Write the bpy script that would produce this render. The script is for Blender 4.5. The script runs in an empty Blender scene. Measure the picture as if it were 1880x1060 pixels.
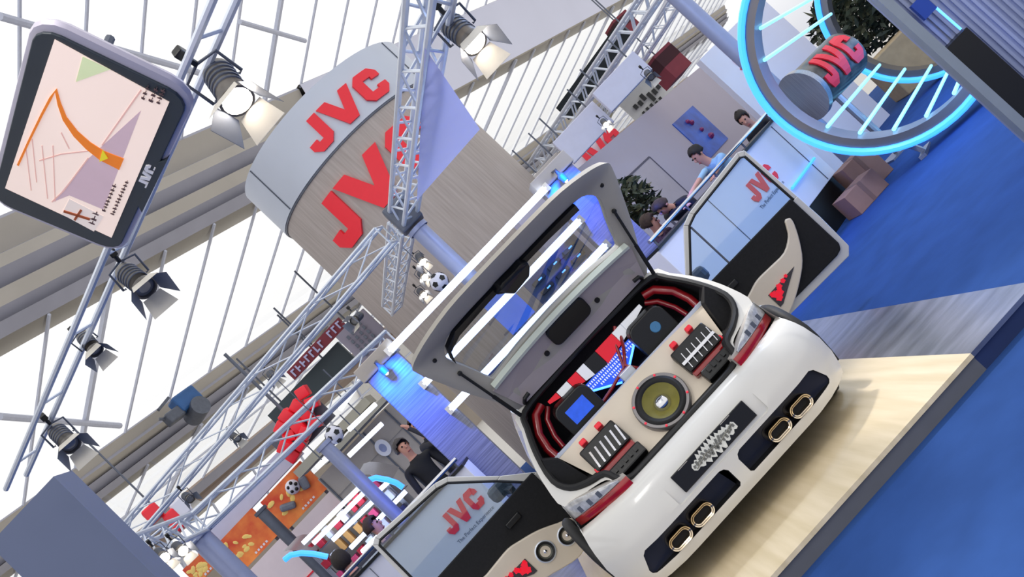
import bpy, bmesh, math, random
from mathutils import Vector, Matrix
random.seed(7)
SC = bpy.context.scene
COL = SC.collection
PI = math.pi

# ------------------------------------------------------------------ camera
FPX = 1828.0
CAMZ = 1.70
YAW, PITCH, ROLL = math.radians(4.5), math.atan(80/1828.0), math.radians(46.6)
FL = Vector((math.sin(YAW), math.cos(YAW), 0)); RT = Vector((math.cos(YAW), -math.sin(YAW), 0)); ZZ = Vector((0, 0, 1))
FW = FL*math.cos(PITCH) + ZZ*math.sin(PITCH)
UPV = ZZ*math.cos(PITCH) - FL*math.sin(PITCH)
CX = RT*math.cos(ROLL) - UPV*math.sin(ROLL)
CY = RT*math.sin(ROLL) + UPV*math.cos(ROLL)
CAM = Vector((0, 0, CAMZ))
cd = bpy.data.cameras.new('camera'); cam = bpy.data.objects.new('camera', cd); COL.objects.link(cam)
cd.sensor_width = 36; cd.lens = 36*FPX/1880; cd.clip_end = 400
m3 = Matrix((CX, CY, -FW)).transposed()
cam.matrix_world = Matrix.Translation(CAM) @ m3.to_4x4()
SC.camera = cam

def ray(px, py):                       # ray with forward component 1
    return FW + (CX*(px-940) - CY*(py-530))/FPX
def uvpx(u, v):                        # levelled survey coordinates -> photo pixel
    k = .68*.68+.73*.73
    return 940+(.68*u+.73*v)/k, 530+(-.73*u+.68*v)/k
def UV(u, v, d):
    return CAM + ray(*uvpx(u, v))*d
def PX(px, py, d):
    return CAM + ray(px, py)*d
def UVY(u, v, y):
    r = ray(*uvpx(u, v)); return CAM + r*(y/r.y)
def plane_hit(px, py, n, p):           # vertical plane n.(x-cam)=p
    r = ray(px, py); return CAM + r*(p/r.dot(n))
def M(px, d): return px*d/FPX          # pixels -> metres at depth d

# ------------------------------------------------------------------ materials
def lin(c):
    return tuple(((x/255)/12.92 if x/255 <= .04045 else ((x/255+.055)/1.055)**2.4) for x in c)
MATS = {}
def mat(name, rgb, rough=.5, metal=0, emit=0, noise=0, scale=8, stretch=(1, 1, 1), alpha=None, bump=0, coat=0, trans=0, ergb=None, spec=None):
    if name in MATS: return MATS[name]
    m = bpy.data.materials.new(name); m.use_nodes = True
    nt = m.node_tree; b = nt.nodes['Principled BSDF']
    c = lin(rgb)
    b.inputs['Base Color'].default_value = (*c, 1)
    b.inputs['Roughness'].default_value = rough
    b.inputs['Metallic'].default_value = metal
    if spec is not None: b.inputs['Specular IOR Level'].default_value = spec
    if coat: b.inputs['Coat Weight'].default_value = coat; b.inputs['Coat Roughness'].default_value = .05
    if emit:
        b.inputs['Emission Color'].default_value = (*lin(ergb or rgb), 1); b.inputs['Emission Strength'].default_value = emit
    if alpha is not None: b.inputs['Alpha'].default_value = alpha
    if noise or bump:
        tc = nt.nodes.new('ShaderNodeTexCoord'); mp = nt.nodes.new('ShaderNodeMapping'); nz = nt.nodes.new('ShaderNodeTexNoise')
        mp.inputs['Scale'].default_value = stretch; nz.inputs['Scale'].default_value = scale; nz.inputs['Detail'].default_value = 4
        nt.links.new(tc.outputs['Object'], mp.inputs[0]); nt.links.new(mp.outputs[0], nz.inputs['Vector'])
        if noise:
            cr = nt.nodes.new('ShaderNodeValToRGB')
            cr.color_ramp.elements[0].position = .3; cr.color_ramp.elements[1].position = .7
            cr.color_ramp.elements[0].color = (*[max(0, x*(1-noise)) for x in c], 1)
            cr.color_ramp.elements[1].color = (*[min(1, x*(1+noise)) for x in c], 1)
            nt.links.new(nz.outputs['Fac'], cr.inputs[0]); nt.links.new(cr.outputs[0], b.inputs['Base Color'])
        if bump:
            bp = nt.nodes.new('ShaderNodeBump'); bp.inputs['Strength'].default_value = bump; bp.inputs['Distance'].default_value = .01
            nt.links.new(nz.outputs['Fac'], bp.inputs['Height']); nt.links.new(bp.outputs[0], b.inputs['Normal'])
    MATS[name] = m
    return m
def glass(name, rgb, mixw=.25, rough=.02):
    if name in MATS: return MATS[name]
    m = bpy.data.materials.new(name); m.use_nodes = True; nt = m.node_tree
    for n in list(nt.nodes): nt.nodes.remove(n)
    o = nt.nodes.new('ShaderNodeOutputMaterial'); mx = nt.nodes.new('ShaderNodeMixShader')
    t = nt.nodes.new('ShaderNodeBsdfTransparent'); g = nt.nodes.new('ShaderNodeBsdfGlossy')
    t.inputs[0].default_value = (*lin(rgb), 1); g.inputs['Roughness'].default_value = rough
    fr = nt.nodes.new('ShaderNodeFresnel'); fr.inputs[0].default_value = 1.45
    ad = nt.nodes.new('ShaderNodeMath'); ad.operation = 'MULTIPLY_ADD'; ad.inputs[1].default_value = 1.0; ad.inputs[2].default_value = mixw*.3
    nt.links.new(fr.outputs[0], ad.inputs[0]); nt.links.new(ad.outputs[0], mx.inputs[0])
    nt.links.new(t.outputs[0], mx.inputs[1]); nt.links.new(g.outputs[0], mx.inputs[2]); nt.links.new(mx.outputs[0], o.inputs[0])
    MATS[name] = m; return m
def translucent(m, w):
    nt = m.node_tree; out = [n for n in nt.nodes if n.type == 'OUTPUT_MATERIAL'][0]; b = nt.nodes['Principled BSDF']
    t = nt.nodes.new('ShaderNodeBsdfTranslucent'); t.inputs[0].default_value = b.inputs['Base Color'].default_value
    mx = nt.nodes.new('ShaderNodeMixShader'); mx.inputs[0].default_value = w
    nt.links.new(b.outputs[0], mx.inputs[1]); nt.links.new(t.outputs[0], mx.inputs[2]); nt.links.new(mx.outputs[0], out.inputs[0]); return m
def streaks(name, rgb_a, rgb_b, scale, stretch, rough=.5, metal=0):
    m = mat(name, rgb_a, rough, metal, noise=.01, scale=scale, stretch=stretch)
    cr = [n for n in m.node_tree.nodes if n.type == 'VALTORGB'][0]
    cr.color_ramp.elements[0].color = (*lin(rgb_a), 1); cr.color_ramp.elements[1].color = (*lin(rgb_b), 1)
    return m

# ------------------------------------------------------------------ mesh builder
class MB:
    def __init__(s, mx=None):
        s.v = []; s.f = []; s.mi = []; s.mx = mx; s.cur = 0
    def add(s, vs, fs):
        o = len(s.v)
        for p in vs:
            p = Vector(p); s.v.append(s.mx @ p if s.mx else p)
        for f in fs: s.f.append([i+o for i in f]); s.mi.append(s.cur)
        return s
    def box(s, c, size, rot=None):
        c = Vector(c); hx, hy, hz = [x/2 for x in size]
        vs = [Vector((sx*hx, sy*hy, sz*hz)) for sz in (-1, 1) for sx, sy in ((-1, -1), (1, -1), (1, 1), (-1, 1))]
        if rot is not None: vs = [rot @ p for p in vs]
        return s.add([p+c for p in vs], [(3, 2, 1, 0), (4, 5, 6, 7), (0, 1, 5, 4), (1, 2, 6, 5), (2, 3, 7, 6), (3, 0, 4, 7)])
    def rbox(s, c, size, r=.01, rot=None):
        bm = bmesh.new(); bmesh.ops.create_cube(bm, size=1)
        for v in bm.verts: v.co = Vector((v.co.x*size[0], v.co.y*size[1], v.co.z*size[2]))
        bmesh.ops.bevel(bm, geom=bm.edges[:], offset=min(r, min(size)*.45), segments=2, affect='EDGES', profile=.5)
        c = Vector(c); bm.verts.index_update()
        vs = [(rot @ v.co if rot is not None else v.co)+c for v in bm.verts]; fs = [[v.index for v in f.verts] for f in bm.faces]
        bm.free(); return s.add(vs, fs)
    def bar(s, a, b, w, h, up=ZZ):
        a = Vector(a); b = Vector(b); d = (b-a).normalized(); sd = d.cross(up)
        if sd.length < 1e-4: sd = d.cross(Vector((1, 0, 0)))
        sd.normalize(); u2 = sd.cross(d).normalized()
        vs = [p + sd*(x*w/2)+u2*(y*h/2) for p in (a, b) for x, y in ((-1, -1), (1, -1), (1, 1), (-1, 1))]
        return s.add(vs, [(3, 2, 1, 0), (4, 5, 6, 7), (0, 1, 5, 4), (1, 2, 6, 5), (2, 3, 7, 6), (3, 0, 4, 7)])
    def tube(s, pts, r, n=8, closed=False):
        pts = [Vector(p) for p in pts]; k = len(pts); rings = []
        rs = r if isinstance(r, (list, tuple)) else [r]*k
        prev = None
        for i, p in enumerate(pts):
            if closed: t = pts[(i+1) % k]-pts[i-1]
            else: t = pts[min(i+1, k-1)]-pts[max(i-1, 0)]
            if t.length < 1e-9: t = Vector((0, 0, 1))
            t.normalize()
            if prev is None:
                x = t.cross(ZZ)
                if x.length < .1: x = t.cross(Vector((1, 0, 0)))
            else: x = prev - t*prev.dot(t)
            x.normalize(); prev = x; y = t.cross(x)
            rings.append([p+(x*math.cos(a)+y*math.sin(a))*rs[i] for a in [2*PI*j/n for j in range(n)]])
        return s.loft(rings, close_u=closed, cap=not closed)
    def loft(s, loops, close_v=True, close_u=False, cap=False):
        n = len(loops[0]); k = len(loops); vs = [p for l in loops for p in l]; fs = []
        for i in range(k if close_u else k-1):
            for j in range(n if close_v else n-1):
                a = i*n+j; b = i*n+(j+1) % n; c = ((i+1) % k)*n+(j+1) % n; d = ((i+1) % k)*n+j
                fs.append((a, b, c, d))
        if cap: fs.append(tuple(range(n-1, -1, -1))); fs.append(tuple((k-1)*n+j for j in range(n)))
        return s.add(vs, fs)
    def lathe(s, prof, n=24, mx=None, a0=0, a1=2*PI):
        full = abs(a1-a0) > 6.28; loops = []
        for r, z in prof:
            loops.append([(mx @ Vector((r*math.cos(a), r*math.sin(a), z)) if mx else Vector((r*math.cos(a), r*math.sin(a), z)))
                          for a in [a0+(a1-a0)*j/n for j in range(n if full else n+1)]])
        return s.loft(loops, close_v=full)
    def prism(s, poly, t0, t1, fn):
        n = len(poly); vs = [fn(a, b, t0) for a, b in poly]+[fn(a, b, t1) for a, b in poly]
        fs = [tuple(range(n-1, -1, -1)), tuple(range(n, 2*n))]+[(i, (i+1) % n, n+(i+1) % n, n+i) for i in range(n)]
        return s.add(vs, fs)
    def quad(s, a, b, c, d): return s.add([a, b, c, d], [(0, 1, 2, 3)])
    def sphere(s, c, r, n=12, sc=(1, 1, 1), rot=None):
        c = Vector(c); loops = []
        for i in range(n//2+1):
            th = PI*i/(n//2); rr = max(math.sin(th), 1e-3)*r; z = math.cos(th)*r
            l = [Vector((rr*math.cos(2*PI*j/n)*sc[0], rr*math.sin(2*PI*j/n)*sc[1], z*sc[2])) for j in range(n)]
            loops.append([(rot @ p if rot is not None else p)+c for p in l])
        return s.loft(loops)
    def build(s, name, mats, parent=None, smooth=False, bevel=0, origin=None):
        if not isinstance(mats, (list, tuple)): mats = [mats]
        o0 = Vector(origin) if origin is not None else (Vector(parent['_o']) if parent is not None else Vector((0, 0, 0)))
        me = bpy.data.meshes.new(name); me.from_pydata([p-o0 for p in s.v], [], s.f)
        for m in mats: me.materials.append(m)
        for p, i in zip(me.polygons, s.mi): p.material_index = min(i, len(mats)-1); p.use_smooth = bool(smooth)
        bm = bmesh.new(); bm.from_mesh(me); bmesh.ops.recalc_face_normals(bm, faces=bm.faces[:]); bm.to_mesh(me); bm.free()
        ob = bpy.data.objects.new(name, me); COL.objects.link(ob)
        ob['_o'] = list(o0)
        if parent is not None: ob.parent = parent; 
        else: ob.location = o0
        if smooth and smooth != 'full':
            me.set_sharp_from_angle(angle=math.radians(38))
        if bevel:
            bv = ob.modifiers.new('bevel', 'BEVEL'); bv.width = bevel; bv.segments = 2; bv.limit_method = 'ANGLE'
        return ob
def thing(name, loc, label, cat, group=None):
    o = bpy.data.objects.new(name, None); COL.objects.link(o); o.location = loc; o.empty_display_size = .1
    o['_o'] = list(Vector(loc)); o['label'] = label; o['category'] = cat
    if group: o['group'] = group
    return o
def tag(o, label, cat, group=None, kind=None):
    o['label'] = label; o['category'] = cat
    if group: o['group'] = group
    if kind: o['kind'] = kind
    return o
def struct(o): o['kind'] = 'structure'; return o
def copy_tree(o, parent=None):
    c = o.copy(); COL.objects.link(c)
    if parent is not None: c.parent = parent
    for ch in list(o.children): copy_tree(ch, c)
    return c
def center(vs):
    s = Vector((0, 0, 0))
    for p in vs: s += p
    return s/len(vs)
def text_mesh(mb, txt, origin, right, up, size, thick=.002, n_off=None, align='LEFT'):
    cu = bpy.data.curves.new('t', 'FONT'); cu.body = txt; cu.size = size; cu.align_x = align; cu.resolution_u = 2
    ob = bpy.data.objects.new('t', cu); COL.objects.link(ob)
    dg = bpy.context.evaluated_depsgraph_get(); me = bpy.data.meshes.new_from_object(ob.evaluated_get(dg))
    nrm = right.cross(up).normalized()
    vs = [Vector(origin)+right*v.co.x+up*v.co.y+nrm*thick for v in me.vertices]
    fs = [tuple(p.vertices) for p in me.polygons]
    mb.add(vs, fs)
    bpy.data.objects.remove(ob); bpy.data.curves.remove(cu); bpy.data.meshes.remove(me)

# block logo letters, unit height, total width about 3.0
LJ = [(.46, 1), (.78, 1), (.78, .2), (.58, 0), (.2, 0), (0, .2), (0, .4), (.3, .4), (.3, .28), (.46, .28)]
LV = [(.84, 1), (1.18, 1), (1.42, .42), (1.66, 1), (2.0, 1), (1.6, 0), (1.24, 0)]
LC = [(2.26, 1), (2.78, 1), (2.98, .8), (2.98, .62), (2.66, .62), (2.66, .72), (2.38, .72), (2.38, .28), (2.66, .28), (2.66, .38), (2.98, .38), (2.98, .2), (2.78, 0), (2.26, 0), (2.06, .2), (2.06, .8)]
LW = 2.98
def letters_flat(mb, c, right, up, h, thick=.01, w=None, only=None):
    nrm = right.cross(up).normalized(); k = (w/LW) if w else h
    for L in (only or (LJ, LV, LC)):
        mb.prism(L, 0, thick, lambda a, b, t: Vector(c)+right*((a-LW/2)*k)+up*((b-.5)*h)+nrm*t)
def letters_cyl(mb, axis_c, R, phi0, h, zc, span, thick=.03, ax=(Vector((0, -1, 0)), Vector((1, 0, 0)), ZZ)):
    # ax: direction at phi=0, direction of growing phi, axis
    for L in (LJ, LV, LC):
        bm = bmesh.new()
        vs = [bm.verts.new((a, b, 0)) for a, b in L]; bm.faces.new(vs)
        for i in range(1, 30):
            bmesh.ops.bisect_plane(bm, geom=bm.verts[:]+bm.edges[:]+bm.faces[:], plane_co=(i*.1, 0, 0), plane_no=(1, 0, 0))
        r = bmesh.ops.extrude_face_region(bm, geom=bm.faces[:])
        for g in r['geom']:
            if isinstance(g, bmesh.types.BMVert): g.co.z = 1
        bm.verts.index_update()
        out = []
        for v in bm.verts:
            ph = phi0+(v.co.x/LW-.5)*span; rr = R+v.co.z*thick
            out.append(Vector(axis_c)+(ax[0]*math.cos(ph)+ax[1]*math.sin(ph))*rr+ax[2]*(zc+(v.co.y-.5)*h))
        mb.add(out, [[v.index for v in f.verts] for f in bm.faces]); bm.free()
def boolean_cut(ob, cutter, mat_i=None):
    md = ob.modifiers.new('cut', 'BOOLEAN'); md.operation = 'DIFFERENCE'; md.object = cutter; md.solver = 'EXACT'; md.material_mode = 'TRANSFER'
    dg = bpy.context.evaluated_depsgraph_get(); me = bpy.data.meshes.new_from_object(ob.evaluated_get(dg))
    ob.modifiers.remove(md); old = ob.data; ob.data = me; bpy.data.objects.remove(cutter)
def smooth_pts(pts, k=3, closed=True, keep=()):
    out = []; n = len(pts); P_ = [tuple(p) for p in pts]
    for i in range(n if closed else n-1):
        if closed: a, b, c, d = P_[i-1], P_[i], P_[(i+1) % n], P_[(i+2) % n]
        else: a, b, c, d = P_[max(i-1, 0)], P_[i], P_[i+1], P_[min(i+2, n-1)]
        for j in range(k):
            t = j/k; out.append(tuple(.5*((2*q)+(-p+r)*t+(2*p-5*q+4*r-s)*t*t+(-p+3*q-3*r+s)*t**3) for p, q, r, s in zip(a, b, c, d)))
    if not closed: out.append(P_[-1])
    return out
def rrect(w, h, r, n=4):
    pts = []
    for cx, cy, a0 in ((w/2-r, h/2-r, 0), (-w/2+r, h/2-r, 90), (-w/2+r, -h/2+r, 180), (w/2-r, -h/2+r, 270)):
        for i in range(n+1):
            a = math.radians(a0+90*i/n); pts.append((cx+r*math.cos(a), cy+r*math.sin(a)))
    return pts

# ------------------------------------------------------------------ palette
m_white = mat('white_paint', (212, 210, 205), .25, coat=.5, noise=.015, scale=3)
m_cream = mat('cream_leather', (222, 209, 190), .4, noise=.03, scale=6)
m_black = mat('black_plastic', (13, 13, 14), .4, noise=.1)
m_rubber = mat('black_rubber', (12, 12, 14), .6, noise=.1)
m_felt = mat('dark_carpet_lining', (26, 26, 28), .95, noise=.2, scale=60)
m_chrome = mat('chrome', (215, 215, 220), .12, 1, noise=.02)
m_alu = mat('truss_aluminium', (218, 224, 234), .4, .5, noise=.05, scale=5)
m_darkalu = mat('dark_aluminium', (95, 100, 112), .45, .5, noise=.1)
m_red = mat('signal_red', (248, 34, 54), .4, noise=.02)
m_redlens = mat('red_lens', (150, 8, 14), .12, coat=.8, noise=.2, scale=14)
m_clearlens = mat('clear_lens', (205, 205, 205), .12, .3, noise=.25, scale=30)
m_grey = mat('grey_trim', (178, 172, 166), .5, noise=.04, scale=4)
m_mauve = mat('mauve_trim', (168, 158, 160), .5, noise=.04, scale=4)
m_pale = mat('pale_trim', (205, 212, 200), .35, noise=.03)
m_steel = streaks('brushed_steel', (150, 150, 158), (178, 178, 184), 3, (40, 40, .6), .32, .8)
m_neon = mat('neon_blue', (70, 150, 255), .3, emit=1.7, ergb=(58, 150, 255), noise=.02)
m_neonc = mat('neon_cyan', (150, 215, 255), .3, emit=1.5, ergb=(130, 215, 255), noise=.02)
m_neonw = mat('neon_white', (225, 238, 255), .3, emit=4.5, ergb=(205, 225, 255), noise=.02)
m_lamp = mat('lamp_lens', (255, 244, 225), .3, emit=30, ergb=(255, 246, 232), noise=.02)
m_lamp2 = mat('small_lamp_lens', (255, 240, 225), .3, emit=4, ergb=(255, 240, 222), noise=.02)
m_lav = mat('lavender_fabric', (226, 227, 250), .8, noise=.03, scale=2)
translucent(m_lav, .5)
m_whitewall = mat('white_laminate', (226, 226, 238), .45, noise=.02, scale=2)
m_taupe = mat('taupe_board', (186, 178, 170), .8, noise=.04)
m_redb = mat('dark_red_cloth', (128, 52, 62), .8, noise=.06)
m_darkred = mat('maroon_cloth', (62, 24, 30), .85, noise=.06)
m_blueb = mat('deep_blue', (28, 70, 170), .5, noise=.06)
m_orange = streaks('orange_print', (212, 44, 34), (250, 150, 70), 2.6, (1, 1, 1), .6)
m_cable = mat('red_cable', (150, 22, 30), .3, coat=.5, noise=.1)
m_screen_blue = mat('screen_blue', (40, 80, 190), .3, emit=.6, ergb=(40, 90, 220), noise=.2, scale=30)
m_led = mat('blue_led', (130, 190, 255), .3, emit=3, ergb=(70, 140, 255), noise=.02)
m_card = mat('cardboard', (150, 112, 96), .85, noise=.06)
m_skin = mat('skin', (206, 150, 130), .55, noise=.04)
m_hair = mat('dark_hair', (36, 28, 26), .7, noise=.3, scale=40)
m_leaf = mat('dark_leaf', (52, 62, 46), .6, noise=.4, scale=9)
m_leaf2 = mat('olive_leaf', (72, 74, 48), .6, noise=.4, scale=9)
m_bark = mat('bark', (80, 66, 54), .9, noise=.3)
# ================================================================== SETTING
world = bpy.data.worlds.new('sky'); SC.world = world; world.use_nodes = True
wn = world.node_tree; bg = wn.nodes['Background']
tc = wn.nodes.new('ShaderNodeTexCoord'); sx = wn.nodes.new('ShaderNodeSeparateXYZ'); cr = wn.nodes.new('ShaderNodeValToRGB')
wn.links.new(tc.outputs['Generated'], sx.inputs[0]); wn.links.new(sx.outputs['Z'], cr.inputs[0]); wn.links.new(cr.outputs[0], bg.inputs[0])
e = cr.color_ramp.elements; e[0].position = 0; e[0].color = (.62, .63, .68, 1); e[1].position = 1; e[1].color = (1, 1, 1, 1)
x = cr.color_ramp.elements.new(.10); x.color = (1, 1, 1, 1)
bg.inputs[1].default_value = 1.16

m_carpet = mat('blue_carpet', (44, 75, 134), .95, noise=.10, scale=3.5, stretch=(1, 1, 1), bump=.15, spec=.1)
fl = MB(); A_, B_, C_, D_ = (-15, -7), (17, -7), (17, 20), (-15, 20)
fl.quad((-15, -7, 0), (17, -7, 0), (17, 20, 0), (-15, 20, 0)); fl.cur = 1
fl.quad((-90, -30, 0), (120, -30, 0), (17, -7, 0), (-15, -7, 0)); fl.quad((17, -7, 0), (120, -30, 0), (120, 120, 0), (17, 20, 0))
fl.quad((-15, 20, 0), (17, 20, 0), (120, 120, 0), (-90, 120, 0)); fl.quad((-90, -30, 0), (-15, -7, 0), (-15, 20, 0), (-90, 120, 0))
struct(fl.build('floor', [m_carpet, mat('hall_floor', (206, 202, 196), .6, noise=.05)]))

# hall roof: girders run along DD, PN points away from the camera across the hall
hd = YAW+math.radians(38.1)
DD = Vector((math.sin(hd), math.cos(hd), 0)); PN = Vector((-math.cos(hd), math.sin(hd), 0))
def hz(px, py, p): return plane_hit(px, py, PN, p).z
def at(p, t, z): return Vector((0, 0, 0))+PN*p+DD*t+ZZ*z
T0, T1 = -70, 110
z1l, z1u = hz(311, 454, 27), hz(342, 249, 26)
z2l, z2u = hz(*uvpx(-233, -192), 38), hz(500, 600, 37)
z3l, z3u = hz(351, 955, 47), hz(311, 927, 46)
m_gird = mat('girder_beige', (180, 174, 165), .7, noise=.05, scale=.6)
m_gird2 = mat('girder_grey', (160, 160, 172), .7, noise=.06, scale=.6)
m_gird3 = mat('girder_brown', (154, 138, 128), .8, noise=.08, scale=.8)
m_girdd = mat('girder_dark', (84, 82, 92), .7, noise=.06)
m_soffit = mat('soffit_bluish_lit', (216, 218, 236), .8, noise=.02, scale=.3)  # bluish light on the white roof panel is put into this colour
def girder(name, pl, zl, pu, zu, bands, t0, t1, back=1.2):
    mb = MB(); prof = []; n = len(bands)
    mi = []
    for i, (fr, off, k) in enumerate(bands):
        prof.append((pl+(pu-pl)*fr+off, zl+(zu-zl)*fr)); mi.append(k)
    for i in range(n-1):
        mb.cur = mi[i]
        (pa, za), (pb, zb) = prof[i], prof[i+1]
        mb.quad(at(pa, t0, za), at(pa, t1, za), at(pb, t1, zb), at(pb, t0, zb))
    mb.cur = 0
    mb.quad(at(prof[-1][0], t0, zu), at(prof[-1][0], t1, zu), at(pu+back, t1, zu), at(pu+back, t0, zu))
    mb.quad(at(pu+back, t0, zu), at(pu+back, t1, zu), at(pl+back, t1, zl), at(pl+back, t0, zl))
    mb.quad(at(pl+back, t0, zl), at(pl+back, t1, zl), at(prof[0][0], t1, zl), at(prof[0][0], t0, zl))
    return struct(mb.build(name, [m_gird, m_gird2, m_girdd, m_gird3, m_soffit]))
tm = plane_hit(560, 200, PN, 26.5).dot(DD)
girder('trim_1', 27, z1l, 26, z1u, [(0, 0, 1), (.1, -.3, 2), (.13, .0, 1), (.22, -.25, 0), (.36, -.3, 2), (.39, 0, 1), (.52, -.35, 0), (.64, -.3, 1), (.7, .1, 0), (.96, -.1, 1), (1, 0, 0)], T0, tm)
girder('trim_2', 27, z1l, 26, z1u, [(0, -.2, 4), (.33, -.22, 4), (.5, -.24, 4), (.98, -.3, 1), (1, -.2, 1)], tm, T1)
girder('trim_3', 38, z2l, 37, z2u, [(0, 0, 1), (.14, -.3, 2), (.2, 0, 1), (.42, -.2, 2), (.46, 0, 0), (.6, -.3, 1), (.7, -.1, 0), (.95, -.1, 1), (1, 0, 0)], T0, T1)
girder('trim_4', 47, z3l, 46, z3u, [(0, 0, 3), (.25, -.2, 3), (.5, .1, 3), (.55, -.2, 1), (.9, -.2, 3), (1, 0, 3)], T0, T1)
m_bar = mat('glazing_bar', (196, 200, 216), .6, noise=.04)
m_pane = glass('skylight_glass', (255, 255, 255), .0)
def glazing(n, pa, za, pb, zb, dt, wbar, rails=(), t0=T0, t1=T1):
    mb = MB(); mb.quad(at(pa, t0, za), at(pa, t1, za), at(pb, t1, zb), at(pb, t0, zb))
    w = struct(mb.build('window_%d' % n, m_pane))
    b = MB(); t = t0; k = 0
    while t < t1:
        ww = wbar*(1.9 if k % 6 == 0 else 1)
        b.bar(at(pa, t, za-.05), at(pb, t, zb-.05), ww, ww); t += dt; k += 1
    for f in rails:
        b.bar(at(pa+(pb-pa)*f, t0, za+(zb-za)*f-.1), at(pa+(pb-pa)*f, t1, za+(zb-za)*f-.1), .09, .09)
    o = b.build('glazing_bars', m_bar, w); o['kind'] = 'structure'
    return w
glazing(1, 37, z2u, 27, z1l, 2.5, .085)
glazing(2, 46, z3u, 38, z2l, 3.2, .085, rails=(.5,))
glazing(3, 26, z1u, 15, 19.5, 2.4, .08)
glazing(4, 48, 5.2, 47, z3l, 3.2, .1, rails=(.6,))
# tie rods under the upper glazing
def on_glaze(px, py, pa, za, pb, zb, lift=-.4):
    a = at(pa, 0, za); t1v = DD; t2v = at(pb, 0, zb)-at(pa, 0, za); n = t1v.cross(t2v).normalized()
    r = ray(px, py); s = (a-CAM).dot(n)/r.dot(n); return CAM+r*s*(1+lift*.02)
rods = MB()
for (a, b, r) in (((0, 30), (430, 152), .12), ((0, 765), (220, 782), .12), ((440, 40), (560, 75), .1)):
    g = (26, z1u, 15, 19.5) if a[1] < 400 else (37, z2u, 27, z1l)
    rods.tube([on_glaze(*a, *g), on_glaze(*b, *g)], r)
struct(rods.build('trim_5', m_bar))
# far hall wall below the last glazing
wl = MB(); wl.box(at(48.6, 20, 2.6), (.3, 190, 5.2), Matrix.Rotation(-hd, 3, 'Z'))
struct(wl.build('wall_back', mat('hall_wall', (158, 148, 138), .9, noise=.08, scale=.4)))

# pale booth wall with poster, running along the hall axis
wa = UV(256, -59, 14.0); wz = wa.z
wb = wa+DD*6.0
wh = 2.76
wall = MB(); nrm = Vector((DD.y, -DD.x, 0))
wa0 = wa-DD*2.2
wall.bar(wa0.xy.to_3d()+ZZ*(wz/2), Vector((0, 0, 0))+wb.xy.to_3d()+ZZ*(wz/2), .1, wz)
struct(wall.build('wall_right', mat('booth_wall_laminate', (186, 178, 190), .7, noise=.03, scale=1.2, stretch=(1, 1, .3))))
def on_wall(px, py, off=-.06):
    n = nrm; r = ray(px, py); s = (wa-CAM).dot(n)/r.dot(n); return CAM+r*s-n*off
# door outline in that wall
dt0 = on_wall(1187, 294, -.055)
da = dt0-DD*.95
dmb = MB(); dz = dt0.z
m_door = mat('door_leaf', (184, 174, 180), .6, noise=.03)
c0 = (da+dt0)/2
dmb.bar(Vector((da.x, da.y, dz/2)), Vector((dt0.x, dt0.y, dz/2)), .03, dz)
door = struct(dmb.build('door_1', m_door))
tr = MB()
for p in (da, dt0): tr.box((p.x, p.y, dz/2), (.04, .04, dz))
tr.bar(Vector((da.x, da.y, dz)), Vector((dt0.x, dt0.y, dz)), .04, .03)
o = tr.build('door_frame', mat('door_gap', (90, 86, 100), .7, noise=.05), door); o['kind'] = 'structure'

# ================================================================== DISPLAY PLATFORM
PZ = .11; CXc = .545; CY0 = 5.30
m_maple = streaks('maple_deck', (212, 194, 158), (230, 213, 182), 2.2, (9, .5, 1), .42)
pt = thing('display_platform', (CXc, 7, 0), 'low maple car platform edged with brushed steel strips on blue carpet', 'platform')
PX0, PX1, PY0, PY1 = -.60, 1.65, 4.70, 9.3
MB().box(((PX0+PX1)/2, (PY0+PY1)/2, PZ-.012), (PX1-PX0, PY1-PY0, .024)).build('deck', m_maple, pt)
m_strip = streaks('scuffed_steel', (128, 130, 140), (176, 178, 190), 1.6, (1.5, 5, 1), .3, .85)
for a, b in ((PX0-.48, PX0), (PX1, PX1+.48)):
    MB().box(((a+b)/2, (PY0+PY1)/2, PZ-.012), (b-a, PY1-PY0, .024)).build('edge_strip', m_strip, pt)
MB().box(((PX0+PX1)/2, (PY0+PY1)/2+.006, (PZ-.024)/2), (PX1-PX0, PY1-PY0-.012, PZ-.024)).build('skirt', mat('skirt_grey', (92, 94, 102), .7, noise=.05), pt)
sk = MB()
for a, b in ((PX0-.48, PX0), (PX1, PX1+.48)): sk.box(((a+b)/2, (PY0+PY1)/2+.006, (PZ-.024)/2), (b-a, PY1-PY0-.012, PZ-.024))
sk.build('edge_skirt', mat('skirt_navy', (22, 42, 88), .8, noise=.08), pt)
# ================================================================== CAR
CB = Vector((CXc, CY0, PZ))
car = thing('car', CB, 'white three door hatchback with raised tailgate and both doors open', 'car')
TM = Matrix.Translation(CB)
def CM(): return MB(TM)
X3, Y3, Z3 = Vector((1, 0, 0)), Vector((0, 1, 0)), Vector((0, 0, 1))
def mirror_loop(half):                 # half from centre bottom -> right -> centre top, (x,z,y)
    r = [Vector((x, y, z)) for x, z, y in half]
    l = [Vector((-x, y, z)) for x, z, y in half[1:-1]][::-1]
    return r+l
op_in = [(0, .645, .17), (.30, .645, .17), (.415, .65, .18), (.47, .69, .20), (.50, .76, .24), (.60, .785, .30), (.69, .83, .36), (.73, .92, .43), (.69, 1.07, .55), (.62, 1.21, .67), (.56, 1.285, .735), (.3, 1.305, .755), (0, 1.31, .76)]
op_out = [(0, .635, .15), (.30, .635, .15), (.43, .635, .15), (.49, .68, .185), (.52, .73, .23), (.62, .752, .29), (.79, .78, .36), (.785, .92, .44), (.735, 1.08, .56), (.655, 1.225, .69), (.60, 1.315, .755), (.3, 1.34, .775), (0, 1.345, .78)]
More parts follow.
